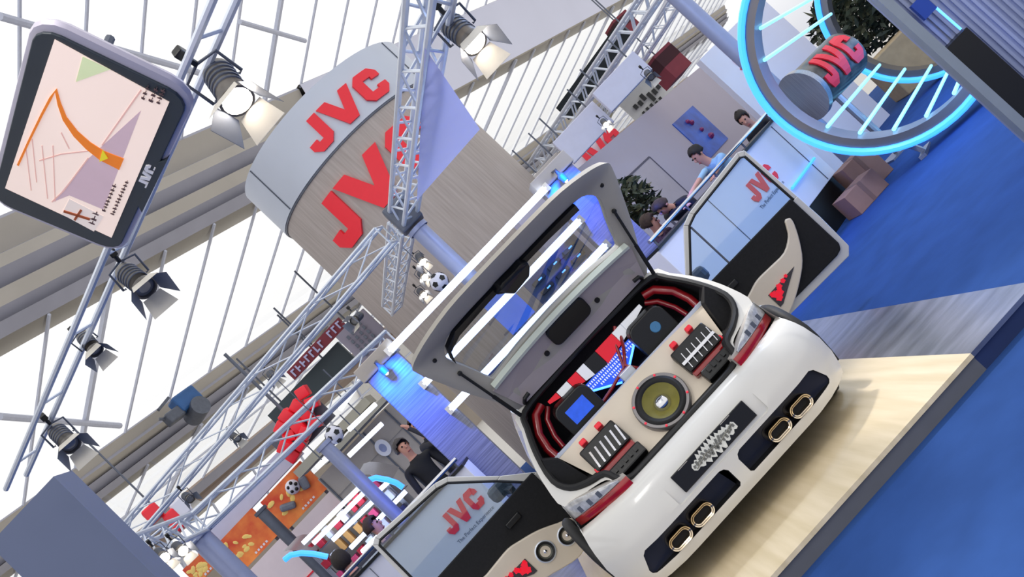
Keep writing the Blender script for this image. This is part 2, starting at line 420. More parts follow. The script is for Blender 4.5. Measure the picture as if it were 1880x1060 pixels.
# painted shell
st = [
 [(.70, .17, .16), (.83, .20, .24), (.857, .40, .26), (.835, .55, .29), (.81, .66, .31), (.795, .78, .36), (.785, .92, .44), (.735, 1.08, .56), (.655, 1.225, .69), (.60, 1.315, .755), (.3, 1.34, .775), (0, 1.345, .78)],
 [(.72, .17, .92), (.83, .19, .92), (.845, .40, .92), (.835, .55, .92), (.825, .66, .92), (.815, .78, .92), (.80, .90, .92), (.745, 1.08, .92), (.675, 1.23, .92), (.62, 1.325, .92), (.32, 1.355, .92), (0, 1.36, .92)],
 [(.72, .17, 1.25), (.83, .19, 1.25), (.84, .40, 1.25), (.835, .55, 1.25), (.825, .66, 1.25), (.815, .78, 1.25), (.80, .90, 1.25), (.745, 1.08, 1.25), (.675, 1.24, 1.25), (.62, 1.335, 1.25), (.32, 1.365, 1.25), (0, 1.37, 1.25)],
 [(.72, .17, 2.0), (.83, .19, 2.0), (.84, .40, 2.0), (.835, .55, 2.0), (.825, .66, 2.0), (.815, .78, 2.0), (.80, .90, 2.0), (.745, 1.08, 2.0), (.675, 1.23, 2.0), (.62, 1.32, 2.0), (.32, 1.35, 2.0), (0, 1.355, 2.0)],
 [(.72, .17, 2.36), (.83, .19, 2.36), (.84, .40, 2.36), (.835, .55, 2.36), (.825, .66, 2.36), (.81, .78, 2.36), (.79, .89, 2.36), (.745, 1.03, 2.36), (.70, 1.13, 2.36), (.63, 1.16, 2.36), (.32, 1.175, 2.36), (0, 1.18, 2.36)],
 [(.72, .17, 2.78), (.83, .19, 2.78), (.845, .40, 2.78), (.83, .55, 2.78), (.82, .66, 2.78), (.80, .78, 2.78), (.78, .87, 2.78), (.74, .90, 2.78), (.70, .92, 2.78), (.62, .93, 2.78), (.32, .94, 2.78), (0, .94, 2.78)],
 [(.70, .19, 3.35), (.81, .2, 3.35), (.83, .40, 3.35), (.82, .53, 3.35), (.80, .62, 3.35), (.76, .70, 3.35), (.72, .74, 3.35), (.68, .76, 3.35), (.62, .78, 3.35), (.5, .79, 3.35), (.3, .80, 3.35), (0, .80, 3.35)],
 [(.58, .2, 3.68), (.68, .2, 3.66), (.70, .35, 3.66), (.69, .46, 3.66), (.67, .53, 3.66), (.65, .58, 3.66), (.61, .61, 3.65), (.57, .63, 3.64), (.5, .64, 3.63), (.4, .65, 3.63), (.2, .655, 3.63), (0, .66, 3.63)]]
b = CM(); gl = CM(); qg = (CM(), CM())
li = mirror_loop(smooth_pts(op_in, 3, False)); lo = mirror_loop(smooth_pts(op_out, 3, False))
b.loft([li, lo])
for sg in (1, -1):
    for i in range(len(st)-1):
        for j in range(11):
            q = [Vector((sg*x, y, z)) for x, z, y in (st[i][j], st[i][j+1], st[i+1][j+1], st[i+1][j])]
            if i in (2, 3) and 1 <= j <= 8: continue
            if i in (3, 4) and j >= 9: gl.quad(*q); continue
            if i == 1 and j in (6, 7): qg[0 if sg > 0 else 1].quad(*q); continue
            b.quad(*q)
    b.add([Vector((sg*x, y, z)) for x, z, y in st[-1]]+[Vector((0, 3.66, .2))], [tuple(range(13))])
body = b.build('body', m_white, car, smooth=True)
m_tint = glass('tinted_glass', (120, 140, 150), .3)
gl.build('windscreen', m_tint, car)
for qq in qg: qq.build('quarter_window', m_tint, car)
ub = CM(); ub.box((0, 1.9, .16), (1.44, 3.3, .06)); ub.build('underbody', m_rubber, car)
# black seal and boot lining
s_ = CM(); s_.tube([p+Vector((0, -.004, 0)) for p in li], .02, 8, closed=True); s_.build('boot_seal', m_rubber, car, smooth=True)
ln = CM(); back = [Vector((p.x*.95, 1.02, min(max(p.z, .60), 1.28))) for p in li]
ln.loft([[p*1 for p in li], back]); ln.add(back, [tuple(range(len(back)))]); ln.build('boot_lining', m_felt, car)
for sg in (1, -1):
    rim = CM()                      # felt side cheeks beside the amplifiers
    rim.prism([(.50, .60), (.72, .80), (.735, .92), (.69, 1.04), (.62, .975), (.56, .70)], .45, .60, lambda a, z, t, sg=sg: Vector((sg*a, t, z)))
    rim.build('side_cheek', m_felt, car)

# bumper with pockets
prof = [(.155, .64), (.10, .632), (.055, .605), (.03, .55), (.008, .50), (-.004, .40), (.0, .30), (.012, .21), (.035, .165), (.16, .165), (.17, .62)]
xs = [-.872, -.855, -.82, -.76, -.67, -.56, -.46, -.3, -.1, .1, .3, .46, .56, .67, .76, .82, .855, .872]
def dyx(x):
    a = max(0, abs(x)-.46)/.41; return .22*a**2.4
loops = []
for x in xs:
    l = []
    for y, z in prof:
        k = 1.0
        if z > .4: k = 1-.055*((z-.4)/.24)**1.4
        elif z < .35: k = 1-.05*((.35-z)/.19)**1.5
        dz = -.012*max(0, (abs(x)-.42)/.44) if z > .58 else 0
        l.append((x*k, y+dyx(x), z+dz))
    loops.append(l)
bp = CM(); bp.loft(loops, cap=True)
bump = bp.build('rear_bumper', [m_white, m_black], car, smooth=True)
def pocket(sg):
    c = MB(TM); poly = [(.04, .24), (.055, .226), (.69, .226), (.708, .238), (.712, .26), (.675, .345), (.65, .362), (.08, .362), (.055, .352), (.04, .33)]
    c.prism(poly, -.2, .105, lambda a, z, t: Vector((sg*a, t+dyx(a)*.75, z)))
    o = c.build('cutter', m_black); return o
for sg in (1, -1): boolean_cut(bump, pocket(sg))
c = MB(TM); c.prism(rrect(.70, .165, .02), -.2, .012, lambda a, z, t: Vector((a, t, z+.47))); boolean_cut(bump, c.build('cutter', m_white))
for p in bump.data.polygons: p.use_smooth = True
bump.data.set_sharp_from_angle(angle=math.radians(35))
pk = CM()
for sg in (1, -1):
    pk.box((sg*.37, .115, .294), (.70, .02, .15))
pk.build('pocket_backing', mat('pocket_dark', (16, 20, 40), .35, noise=.2), car)
# number plate with ornate silver script emblem
plt = CM(); plt.rbox((0, .004, .47), (.56, .012, .115), .004); plate = plt.build('number_plate', m_black, car)
plate['label'] = 'black plate with ornate silver script emblem'
em = CM(); rng = random.Random(3)
top_, bot_ = [], []
for i in range(27):
    xx = -.165+.33*i/26; hh = .036*(1-abs(xx/.18)**2)+.010
    top_.append((xx, .47+hh*(1.25 if i % 2 else .7)*rng.uniform(.8, 1.15))); bot_.append((xx, .47-hh*(1.1 if i % 3 else .6)*rng.uniform(.8, 1.15)))
eb_ = CM(); eb_.prism(top_+bot_[::-1], -.0005, .004, lambda a, z, t: Vector((a, -.002-t*.3, z)))
eb_.build('emblem_backing', mat('emblem_backing', (222, 222, 214), .4, 0, noise=.1, scale=50), plate)
for i in range(15):
    xx = -.15+.30*i/14; hh = .040*(1-abs(xx/.16)**2.2)+.012
    em.box((xx, -.0035, .47+rng.uniform(-.004, .004)), (.013, .003, hh*rng.uniform(.8, 1.25)), Matrix.Rotation(rng.uniform(-.5, .5), 3, 'Y'))
    if i < 14: em.tube([(xx-.006, -.005, .47-hh*.35), (xx+.012, -.005, .47+hh*.3), (xx+.02, -.005, .47-hh*.2)], .0025, 6)
em.tube([(-.15, -.005, .455), (-.06, -.006, .478), (.04, -.006, .462), (.15, -.005, .487)], .0035, 6)
em.build('script_emblem', mat('emblem_silver', (120, 120, 114), .35, .1, noise=.12, scale=60), plate)
for xx in (-.19, .14):
    ss = CM(); ss.box((xx, -.0035, .523), (.07, .002, .003)); ss.build('plate_caption', m_grey, plate)
# exhaust tips
for sg in (1, -1):
    for xx in (.305, .475):
        ex = CM(); o1 = rrect(.155, .088, .043, 5); o2 = rrect(.135, .068, .033, 5); o3 = rrect(.115, .05, .024, 5)
        def L(pp, y): return [Vector((sg*xx+a, y+dyx(xx), .275+z)) for a, z in pp]
        ex.loft([L(o1, .10), L(o1, -.006), L(rrect(.148, .081, .04, 5), -.014), L(o2, -.01), L(o2, .0), L(rrect(.128, .061, .03, 5), -.012), L(o3, -.008), L(o3, .09)])
        e_ = ex.build('exhaust_tip', mat('warm_chrome', (214, 196, 170), .16, 1, noise=.03), car, smooth=True)
        ib = CM(); ib.add(L(o3, .05), [tuple(range(len(o3)))]); ib.build('exhaust_bore', m_rubber, e_)
# tail lamps
def ty(x): return .128+.26*(max(0, abs(x)-.42)/.38)**1.7
for sg in (1, -1):
    def F(a, z, t, sg=sg): return Vector((sg*a, ty(a)-t, z))
    hs = CM(); seg = 8
    def strip(mb, lowf, upf, a0, a1, t0, t1):
        ls = []
        for i in range(seg+1):
            a = a0+(a1-a0)*i/seg; lo_, up_ = lowf(a), upf(a)
            ls.append([F(a, lo_, t0), F(a, lo_, t1*.8), F(a, lo_+(up_-lo_)*.15, t1), F(a, lo_+(up_-lo_)*.85, t1), F(a, up_, t1*.8), F(a, up_, t0)])
        mb.loft(ls, cap=True)
    f0 = lambda a: .618+.02*(a-.43)/.36
    f1 = lambda a: .690+.0*(a)
    f2 = lambda a: .690+.088*min(1, max(0, (a-.46)/.28))**.8+.002
    strip(hs, f0, f2, .43, .80, -.10, .004); tl = hs.build('tail_lamp', m_grey, car, smooth=True)
    r_ = CM(); strip(r_, f0, lambda a: f1(a)-.004, .432, .80, .0, .022); r_.build('red_lens', m_redlens, tl, smooth=True)
    w_ = CM(); strip(w_, f1, f2, .48, .80, .0, .02); w_.build('clear_lens', m_clearlens, tl, smooth=True)
    for i, a in enumerate((.60, .665, .73)):
        k_ = CM(); k_.box(F(a, .715, .019), (.035, .01, .036)); k_.build('reflector', m_darkalu, tl)
# wheels and black arches
for sg in (1, -1):
    for yy in (.74, 3.02):
        R = Matrix.Translation(Vector((sg*.765, yy, .30))) @ Matrix.Rotation(sg*PI/2, 4, 'Y')
        w = CM(); w.lathe([(.20, -.09), (.27, -.095), (.298, -.07), (.30, 0), (.298, .07), (.27, .095), (.20, .09)], 32, R)
        wh_ = w.build('wheel', m_rubber, car, smooth=True)
        r_ = CM(); r_.lathe([(.205, -.08), (.2, .085), (.185, .085), (.18, .03), (.001, .035)], 32, R)
        for k in range(7):
            a = 2*PI*k/7; r_.bar(R @ Vector((.03*math.cos(a), .03*math.sin(a), .07)), R @ Vector((.19*math.cos(a), .19*math.sin(a), .075)), .035, .02)
        r_.lathe([(.001, .085), (.04, .085), (.045, .06)], 16, R); r_.build('alloy_rim', m_chrome, wh_, smooth=True)
        ar = CM(); pts = [Vector((sg*(.90 if sg > 0 else .868), yy+.345*math.cos(t), .30+.345*math.sin(t))) for t in [math.radians(-18+i*216/20) for i in range(21)]]
        ar.tube(pts, [.032*min(1, .25+min(i_, 20-i_)/5) for i_ in range(21)], 10); ar.build('arch_flare', m_rubber, car, smooth=True)
    sk_ = CM(); sk_.rbox((sg*.84, 1.9, .19), (.05, 1.55, .10), .02); sk_.build('side_skirt', m_rubber, car)
# cabin
for sx_ in (-.36, .36):
    sb = CM(); sb.rbox((sx_, 1.75, .46), (.46, .5, .16), .06); sb.rbox((sx_, 1.46, .80), (.46, .14, .62), .06, Matrix.Rotation(math.radians(-14), 3, 'X')); sb.rbox((sx_, 1.38, 1.14), (.24, .09, .16), .04); sb.build('seat', m_felt, car)
db = CM(); db.rbox((0, 2.5, .78), (1.44, .4, .26), .08); db.build('dashboard', m_black, car)
cf = CM(); cf.box((0, 1.85, .24), (1.4, 1.6, .04)); cf.build('cabin_floor', m_felt, car)

# ---- boot show build
def PP(a, bb, t=0):                     # on the slanted speaker board: a metres across, bb 0..1 up, t out of it
    return Vector((a, .33+.23*bb, .62+.355*bb))+Vector((0, -.839, .544))*t
TU = Vector((0, .544, .839)); TN = Vector((0, -.839, .544))
sbm = CM(); rows = []
for i in range(7):
    bb = i/6; hw = .50+.12*bb
    rows.append([PP(-hw+2*hw*j/16, bb, .012*math.cos((j-8)/8*PI/2)) for j in range(17)])
sbm.loft(rows, close_v=False)
board = sbm.build('speaker_board', m_cream, car, smooth='full')
tb = CM(); tb.bar(PP(-.63, 1.0, .004), PP(.63, 1.0, .004), .012, .022); tb.build('board_edge_strip', m_alu, board)
sh = CM(); sh.box((0, .80, .955), (1.30, .48, .02)); sh.build('parcel_shelf', m_felt, car)
bz = (.758-.62)/.355
RS = Matrix.Translation(PP(.02, bz, .04)) @ Matrix((X3, TU, TN)).transposed().to_4x4()
fr = CM(); fr.lathe([(.172, -.04), (.172, .012), (.166, .02), (.150, .02), (.147, .012)], 48, RS)
sub = fr.build('subwoofer', mat('basket_grey', (136, 132, 132), .3, .4, noise=.05), car, smooth=True)
q = CM(); q.lathe([(.152, .016), (.147, .024), (.132, .03), (.117, .024), (.108, .014)], 48, RS); q.build('rubber_surround', m_rubber, sub, smooth=True)
q = CM(); q.lathe([(.112, .018), (.103, .01), (.08, -.006), (.05, -.022)], 48, RS); q.build('cone', mat('cone_yellow', (120, 114, 44), .5, noise=.1, scale=20), sub, smooth=True)
q = CM(); q.lathe([(.053, -.022), (.05, -.012), (.042, .0), (.028, .01), (.014, .015), (.001, .016)], 32, RS); q.build('dust_cap', m_chrome, sub, smooth=True)
for k in range(8):
    a = 2*PI*k/8+.2; q = CM(); q.sphere(RS @ Vector((.159*math.cos(a), .159*math.sin(a), .02)), .0085, 8)
    q.build('bolt', mat('bolt_red', (235, 60, 80), .3, emit=.4, noise=.02), sub, smooth=True)
for sg in (1, -1):
    cx = sg*.385; Rm = Matrix((X3, TU, TN)).transposed()
    am = CM(); am.rbox(PP(cx, .52, .045), (.27, .17, .07), .012, Rm); amp = am.build('amplifier', m_black, car)
    fn = CM()
    for k in range(6):
        fn.bar(PP(cx-.105+.042*k, .34, .083), PP(cx-.085+.042*k, .60, .083), .012 if sg < 0 else .005, .008, TN)
    if sg > 0: fn.bar(PP(cx-.13, .46, .088), PP(cx+.13, .46, .088), .02, .012, TN)
    fn.build('cooling_fin', m_chrome, amp)
    for k, bb_ in ((-.07, .80), (.06, .80), (sg*.12, .36)):
        rc = CM(); rc.rbox(PP(cx+k, bb_, .05), (.045, .035, .05), .008, Rm); rc.build('red_clamp', m_red, amp)
    lo2 = CM(); lo2.rbox(PP(cx+.02, .13, .05), (.25, .08, .06), .01, Rm)
    for k in range(5): lo2.box(PP(cx-.06+.04*k, .15, .085), (.02, .03, .01), Rm)
    lo2.build('crossover', m_black, amp)
    rb = CM(); rb.rbox(PP(cx, .30, .03), (.26, .05, .05), .01, Rm); rb.build('red_base', m_redlens, amp)
# winged emblem of blocks over a blue-lit grille
eb = CM(); zt = 1.225; yb = .80
mats_ = [mat('emblem_white_glow', (236, 238, 244), .4, emit=.25, noise=.02), mat('emblem_red_glow', (236, 30, 50), .4, emit=.25, noise=.02), m_black, mat('lit_white', (235, 240, 255), .4, emit=.5, noise=.02)]  # faint emission in the block colours makes the emblem look lit
blocks = [(-.42, -.345, 1), (-.34, -.25, 0), (-.245, -.17, 1), (-.165, -.10, 0), (-.095, 0, 2), (.005, .15, 1), (.155, .23, 0), (.235, .40, 0)]
for x0, x1, k in blocks:
    eb.cur = k; h0 = .02+.09*(1-abs((x0-.0)/.42)**1.3); h1 = .02+.09*(1-abs((x1-.0)/.42)**1.3)
    eb.prism([(x0, zt), (x0, zt-max(.02, h0)), (x1, zt-max(.02, h1)), (x1, zt)], 0, .03, lambda a, z, t: Vector((a, yb-t, z)))
wing = eb.build('winged_emblem', mats_, car); 
gr = CM(); gr.prism([(-.30, zt-.10), (.0, zt-.26), (.30, zt-.10)], 0, .015, lambda a, z, t: Vector((a, yb+.01-t, z))); gr.build('lit_backing', m_screen_blue, wing)
gt = CM()
for r_i, zz in enumerate((zt-.115, zt-.14, zt-.165, zt-.19)):
    wdt = .27-.075*r_i
    n = int(wdt/.016)
    for k in range(-n, n+1):
        gt.box((k*.016, yb-.012, zz), (.007, .01, .014))
gt.build('grille_teeth', mats_[3], wing)
lb = CM(); lb.tube([(-.25, yb-.02, zt-.115), (-.02, yb-.025, zt-.25)], .007); lb.tube([(.25, yb-.02, zt-.115), (.02, yb-.025, zt-.25)], .007); lb.build('light_strip', m_led, wing)
# headrest-like monitors
for sg, scr in ((-1, 0), (1, 1)):
    mn = CM(); cz = 1.06; mn.prism(rrect(.27, .25, .06), 0, .10, lambda a, z, t: Vector((sg*.325+a, .73-t, cz+z-t*.15)))
    mo = mn.build('monitor_pod', m_black, car, bevel=.008)
    sc_ = CM()
    if scr == 0: sc_.box((sg*.325+.0, .628, cz+.005), (.15, .006, .10))
    else: sc_.lathe([(.001, .004), (.03, .004), (.034, 0)], 20, Matrix.Translation((sg*.325+.02, .629, cz+.01)) @ Matrix.Rotation(PI/2, 4, 'X'))
    o = sc_.build('screen', m_screen_blue if scr == 0 else mat('screen_teal', (60, 110, 150), .3, emit=.25, noise=.1), mo)
    ft = CM(); ft.bar((sg*.325-.1, .626, cz-.085), (sg*.325+.1, .626, cz-.085), .004, .006); ft.build('bezel_line', m_darkalu, mo)
for sg in (1, -1):
    rt = CM(); rt.tube([(sg*.46, .80, 1.24), (sg*.53, .78, 1.22), (sg*.60, .74, 1.13), (sg*.625, .70, 1.03), (sg*.62, .66, .95)], .028, 10); rt.tube([(sg*.44, .84, 1.20), (sg*.50, .82, 1.15), (sg*.54, .78, 1.05), (sg*.55, .74, .97)], .018, 10)
    rt.build('red_side_tube', m_cable, car, smooth=True)
    lt = CM(); lt.sphere((sg*.60, .62, .97), .014, 8); lt.build('boot_light', m_led, car, smooth=True)
cb = CM()
for pts in ([(-.30, .70, .97), (-.1, .72, 1.0), (.05, .75, 1.03), (.12, .78, 1.16), (.2, .8, 1.24)], [(.10, .66, .97), (.06, .7, 1.04), (.14, .74, 1.12), (.2, .8, 1.2)], [(-.42, .78, 1.12), (-.36, .72, 1.17), (-.2, .7, 1.15)]):
    cb.tube(pts, .011, 8)
cb.build('power_cable', m_cable, car, smooth=True)
wbx = CM(); wbx.rbox((.03, .66, 1.0), (.10, .06, .06), .008); wbx.build('fuse_block', m_alu, car)

# ---- tailgate
S1 = Vector((0, .76, 1.31)); S2 = Vector((0, .35, 1.93)); S3 = Vector((0, .03, 1.985))
L1 = (S2-S1).length; D1 = (S2-S1).normalized(); D2 = (S3-S2).normalized()
def HN(s):
    d = D1 if s < L1-.05 else (D2 if s > L1+.05 else (D1+D2).normalized()); return Vector((0, -d.z, d.y))
def H(x, s, t=0):
    p = S1+D1*min(s, L1)+(D2*(s-L1) if s > L1 else Vector((0, 0, 0)))
    if s < 0: p = S1+D1*s
    p = Vector((x, p.y+.03*(x/.7)**2*(1 if s > .1 else 0), p.z-.005*(x/.7)**2)); return p+HN(s)*t
ho = [(0, -.01), (.4, -.01), (.57, 0), (.63, .16), (.70, .33), (.765, .52), (.815, .68), (.815, .77), (.68, .93), (.445, 1.06), (.2, 1.08), (0, 1.08)]
hg = [(0, .335), (.3, .325), (.52, .30), (.555, .325), (.575, .40), (.605, .5), (.64, .6), (.635, .66), (.57, .725), (.42, .74), (.2, .74), (0, .74)]
def full(h): return h+[(-x, s) for x, s in h[1:-1]][::-1]
fo, fg = full(smooth_pts(ho, 3, False)), full(smooth_pts(hg, 3, False))
def mid(k): return [(a[0]+(b_[0]-a[0])*k, a[1]+(b_[1]-a[1])*k) for a, b_ in zip(fo, fg)]
hb = CM()
hb.loft([[H(x, s, .0) for x, s in fg], [H(x, s, .012) for x, s in mid(.75)], [H(x, s, .016) for x, s in mid(.35)], [H(x, s, .0) for x, s in mid(.08)], [H(x, s, -.012) for x, s in fo], [H(x, s, -.04) for x, s in mid(.06)], [H(x, s, -.05) for x, s in fg]], close_u=True)
gate = hb.build('tailgate', mat('tailgate_inner', (172, 167, 158), .6, noise=.03, scale=3, spec=.2), car, smooth=True)
g_ = CM(); g_.add([H(x, s, -.03) for x, s in fg], [tuple(range(len(fg)))]); g_.build('rear_window', glass('rear_glass', (188, 196, 208), .25), gate)
tp = CM(); cols = [H(x, s, .022) for x, s in [(-.54, .03), (.54, .03), (.60, .27), (-.60, .27)]]
tp.prism([(-.54, .03), (.54, .03), (.57, .15), (.60, .26), (.3, .285), (0, .292), (-.3, .285), (-.60, .26), (-.57, .15)], .010, .024, lambda x, s, t: H(x, s, t)); tp.build('trim_panel', m_mauve, gate)
ps = CM(); n = 12
ps.loft([[H(x, .262+.03*(1-(x/.6)**2), .02), H(x, .268+.03*(1-(x/.6)**2), .05), H(x, .29+.03*(1-(x/.6)**2), .055), H(x, .305+.03*(1-(x/.6)**2), .02)] for x in [-.58+1.16*i/n for i in range(n+1)]], cap=True); ps.build('glass_lip_trim', m_pale, gate, smooth=True)
ov = CM(); ov.prism([(x, s+.218) for x, s in rrect(.31, .15, .045)], .02, .05, lambda x, s, t: H(x+.01, s, t)); ov.build('brake_light_cover', m_black, gate, bevel=.008)
for xx in (-.215, .225):
    d_ = CM(); d_.prism([(xx+.017*math.cos(k*PI/6), .163+.017*math.sin(k*PI/6)) for k in range(12)], .02, .03, lambda x, s, t: H(x, s, t)); d_.build('rubber_plug', m_rubber, gate)
wp = CM(); pts = [(-.63, .60), (-.60, .68), (-.5, .725), (-.25, .735), (0, .735), (.25, .735), (.5, .725)]
wp.loft([[H(x, s-.022, .0), H(x, s-.022, .03), H(x, s+.022, .03), H(x, s+.022, .0)] for x, s in pts], cap=True); wp.build('wiper_cover', m_black, gate)
wm = CM(); wm.prism([(-.19, .735), (-.15, .68), (-.11, .63), (.02, .64), (.06, .70), (.07, .735), (.03, .79), (-.02, .77), (-.12, .79), (-.15, .80), (-.17, .765)], .0, .06, lambda x, s, t: H(x, s, t)); wm.build('wiper_motor', m_black, gate, bevel=.01)
for xx in (-.70, .70):
    q = CM(); q.sphere(H(xx, .70, .016), .014, 8); q.build('bump_stop', m_rubber, gate, smooth=True)
for sg in (1, -1):
    q = CM(); a = H(sg*.655, .52, .03); bq = Vector((sg*.585, .74, 1.255)); m_ = a+(bq-a)*.5
    q.tube([a, m_], .009, 8); q.tube([m_, bq], .013, 8); q.sphere(a, .016, 8); q.sphere(bq, .018, 8); q.build('gas_strut', m_rubber, car, smooth=True)
    q = CM(); q.tube([(sg*.50, .77, 1.30), (sg*.52, .72, 1.325), (sg*.50, .66, 1.345), (sg*.46, .66, 1.35)], .013, 8); q.build('tailgate_hinge', m_rubber, car, smooth=True)

# ---- doors
d_out = [(.02, .25), (1.2, .235), (1.255, .29), (1.268, .6), (1.265, .83)]
f_out = [(.03, .83), (.24, 1.01), (.52, 1.30), (.62, 1.335), (1.20, 1.388), (1.25, 1.36), (1.265, .83)]
f_in = [(.14, .83), (.29, 1.005), (.55, 1.265), (.64, 1.295), (1.185, 1.345), (1.215, 1.325), (1.225, .83)]
horn = [(1.09, .768), (1.06, .775), (1.03, .73), (.985, .67), (.88, .612), (.74, .612), (.60, .615), (.5, .59), (.35, .54), (.2, .46), (.1, .40), (.09, .24), (.27, .18), (.5, .245), (.65, .295), (.8, .375), (.93, .47), (1.02, .585), (1.085, .70), (1.10, .75)]
m_doorglass = glass('door_glass', (205, 222, 228), .3)
m_mesh = mat('red_mesh', (70, 20, 28), .5, noise=.5, scale=90)
for sg in (1, -1):
    hg_ = Vector((sg*.80, 2.35, 0)); oe = Vector((sg*2.04, 2.12, 0)); dv = (oe-hg_).normalized(); nv = Vector((dv.y*sg, -dv.x*sg, 0))
    def DP(a, z, t, hg_=hg_, dv=dv, nv=nv): return hg_+dv*a+nv*t+Vector((0, 0, z))
    dm = CM(); dm.prism(d_out+[(.03, .83)], -.075, 0, DP)
    for i in range(len(f_out)-1): dm.prism([f_out[i], f_out[i+1], f_in[i+1], f_in[i]], -.045, -.005, DP)
    dr = dm.build('door', m_white, car, bevel=.006)
    sl = CM(); sl.tube([DP(a, z, -.004) for a, z in f_in], .011, 6); sl.build('window_seal', m_rubber, dr)
    w = CM(); w.add([DP(a, z, -.028) for a, z in f_in], [tuple(range(len(f_in)))]); w.build('window', m_doorglass, dr)
    if sg > 0:
        v = CM(); v.bar(DP(.55, .83, -.02), DP(.55, 1.25, -.02), .02, .012); v.build('quarter_post', m_darkalu, dr)
    tpn = CM(); tpn.prism([(.06, .855), (1.215, .855), (1.215, .36), (1.19, .32), (1.14, .305), (.06, .305)], 0, .03, DP); tpn.build('trim_card', m_felt, dr, bevel=.01)
    hn = CM(); cen = center([Vector((a, z, 0)) for a, z in horn])
    horn_s = smooth_pts(horn, 3)
    def ins(k): return [(a+(.55-a)*k*.25, z+(.44-z)*k*.6) for a, z in horn]
    hn.prism(horn_s, .03, .075, DP); ar = hn.build('horn_armrest', m_cream, dr, bevel=.02); ar.modifiers['bevel'].segments = 4
    tr_ = CM(); tr_.prism([(.855, .488), (.565, .476), (.565, .35), (.60, .352)], .074, .081, DP); gm = tr_.build('red_grille', mat('grille_grey', (62, 58, 62), .6, noise=.3, scale=60), ar)
    hl = CM()
    for (a, z, s_) in ((.60, .45, .03), (.64, .43, .034), (.61, .405, .03), (.67, .465, .026), (.655, .45, .02), (.72, .475, .022), (.76, .485, .016), (.585, .465, .014)):
        hl.prism([(a+s_*math.cos(k*PI/5)*(1 if k % 2 else .75), z+s_*math.sin(k*PI/5)*(1 if k % 2 else .75)) for k in range(10)], .08, .086, DP)
    hl.build('glowing_motif', mat('motif_red', (240, 20, 50), .4, emit=.35, noise=.05), gm)
    for a, z, r in ((.424, .397, .074), (.227, .353, .069)):
        Rw = Matrix.Translation(DP(a, z, .075)) @ Matrix((dv, Z3, dv.cross(Z3))).transposed().to_4x4()
        if dv.cross(Z3).dot(nv) < 0: Rw = Matrix.Translation(DP(a, z, .075)) @ Matrix((-dv, Z3, (-dv).cross(Z3))).transposed().to_4x4()
        sp = CM(); sp.lathe([(r*1.12, 0), (r*1.12, .008), (r*1.02, .012), (r*.95, .008)], 28, Rw); so = sp.build('door_speaker', m_alu, dr, smooth=True)
        q = CM(); q.lathe([(r, .006), (r*.93, .016), (r*.8, .01), (r*.7, .004)], 28, Rw); q.build('rubber_surround', m_rubber, so, smooth=True)
        q = CM(); q.lathe([(r*.74, .006), (r*.2, -.012)], 28, Rw); q.build('cone', mat('cone_grey', (84, 84, 74), .5, noise=.1), so, smooth=True)
        q = CM(); q.lathe([(r*.22, -.012), (r*.18, .004), (.001, .01)], 16, Rw); q.build('dust_cap', m_chrome, so, smooth=True)
    pc = CM(); pc.rbox(DP(.42, .72, .04), (.14, .03, .05), .01, Matrix((dv, nv, Z3)).transposed()); pc.build('pull_handle', m_black, dr)
    lk = CM(); lk.box(DP(1.256, .68, -.03), (.02, .05, .10), Matrix((dv, nv, Z3)).transposed()); lk.build('door_latch', m_black, dr)
    mr = CM(); mr.rbox(DP(.30, .93, -.16), (.20, .10, .13), .04, Matrix((dv, nv, Z3)).transposed()); mr.bar(DP(.25, .87, -.03), DP(.28, .90, -.13), .05, .04); mr.build('wing_mirror', m_darkalu, dr)
# ================================================================== STAND FURNITURE
RZ = Matrix.Rotation(-YAW, 3, 'Z')
def panel_mb(mb, u0, u1, v0, v1, d, th=.05, z0=None):
    a, b = UV(u0, v0, d), UV(u1, v1, d); c = (a+b)/2
    w, h = abs((b-a).dot(RT)), abs(b.z-a.z)
    if z0 is not None: h = max(a.z, b.z)-z0; c.z = z0+h/2
    mb.box(c+FL*(th/2), (w, th, h), RZ); return c, w, h
def pbuild(name, u0, u1, v0, v1, d, m, th=.05, parent=None, z0=None, bevel=0):
    mb = MB(); c, w, h = panel_mb(mb, u0, u1, v0, v1, d, th, z0)
    return mb.build(name, m, parent, origin=None if parent is not None else c, bevel=bevel)

# ---- trusses
def truss(label, a, b, w=.28, h=.28, n=None, r=.025, name='lighting_truss', mt=None, sides=4, ladder=False):
    mt = mt or m_alu
    a, b = Vector(a), Vector(b); d = (b-a).normalized(); sd = d.cross(ZZ)
    if sd.length < .1: sd = Vector((1, 0, 0))
    sd.normalize(); up = sd.cross(d).normalized(); L = (b-a).length; n = n or max(2, int(L/(w*1.6)))
    t = thing(name, (a+b)/2, label, 'truss', 'aluminium lighting trusses')
    if ladder: offs = [sd*(-w/2), sd*(w/2)]
    offs = offs if ladder else [sd*(x*w/2)+up*(y*h/2) for x, y in ((-1, -1), (1, -1), (1, 1), (-1, 1))] if sides == 4 else [sd*(-w/2)-up*h/2, sd*(w/2)-up*h/2, up*h/2]
    for o in offs:
        m_ = MB(); m_.tube([a+o, b+o], r, 8); m_.build('chord', mt, t, smooth=True)
    br = MB(); k = len(offs)
    if ladder:
        for i in range(n):
            q = MB(); q.tube([a+d*(L*(i+.5)/n)+offs[0], a+d*(L*(i+.5)/n)+offs[1]], r*.5, 6); q.build('rung', mt, t)
        return t
    for i in range(0 if ladder else n):
        for j in range(k):
            o1, o2 = offs[j], offs[(j+1) % k]
            if i % 2: o1, o2 = o2, o1
            br.tube([a+d*(L*i/n)+o1, a+d*(L*(i+1)/n)+o2], r*.5, 6)
    for j in range(1 if ladder else k):
        for e_ in (a, b): br.tube([e_+offs[j], e_+offs[(j+1) % k]], r*.6, 6)
    br.build('lattice', mt, t); return t
TZ = 3.60                                    # main truss height
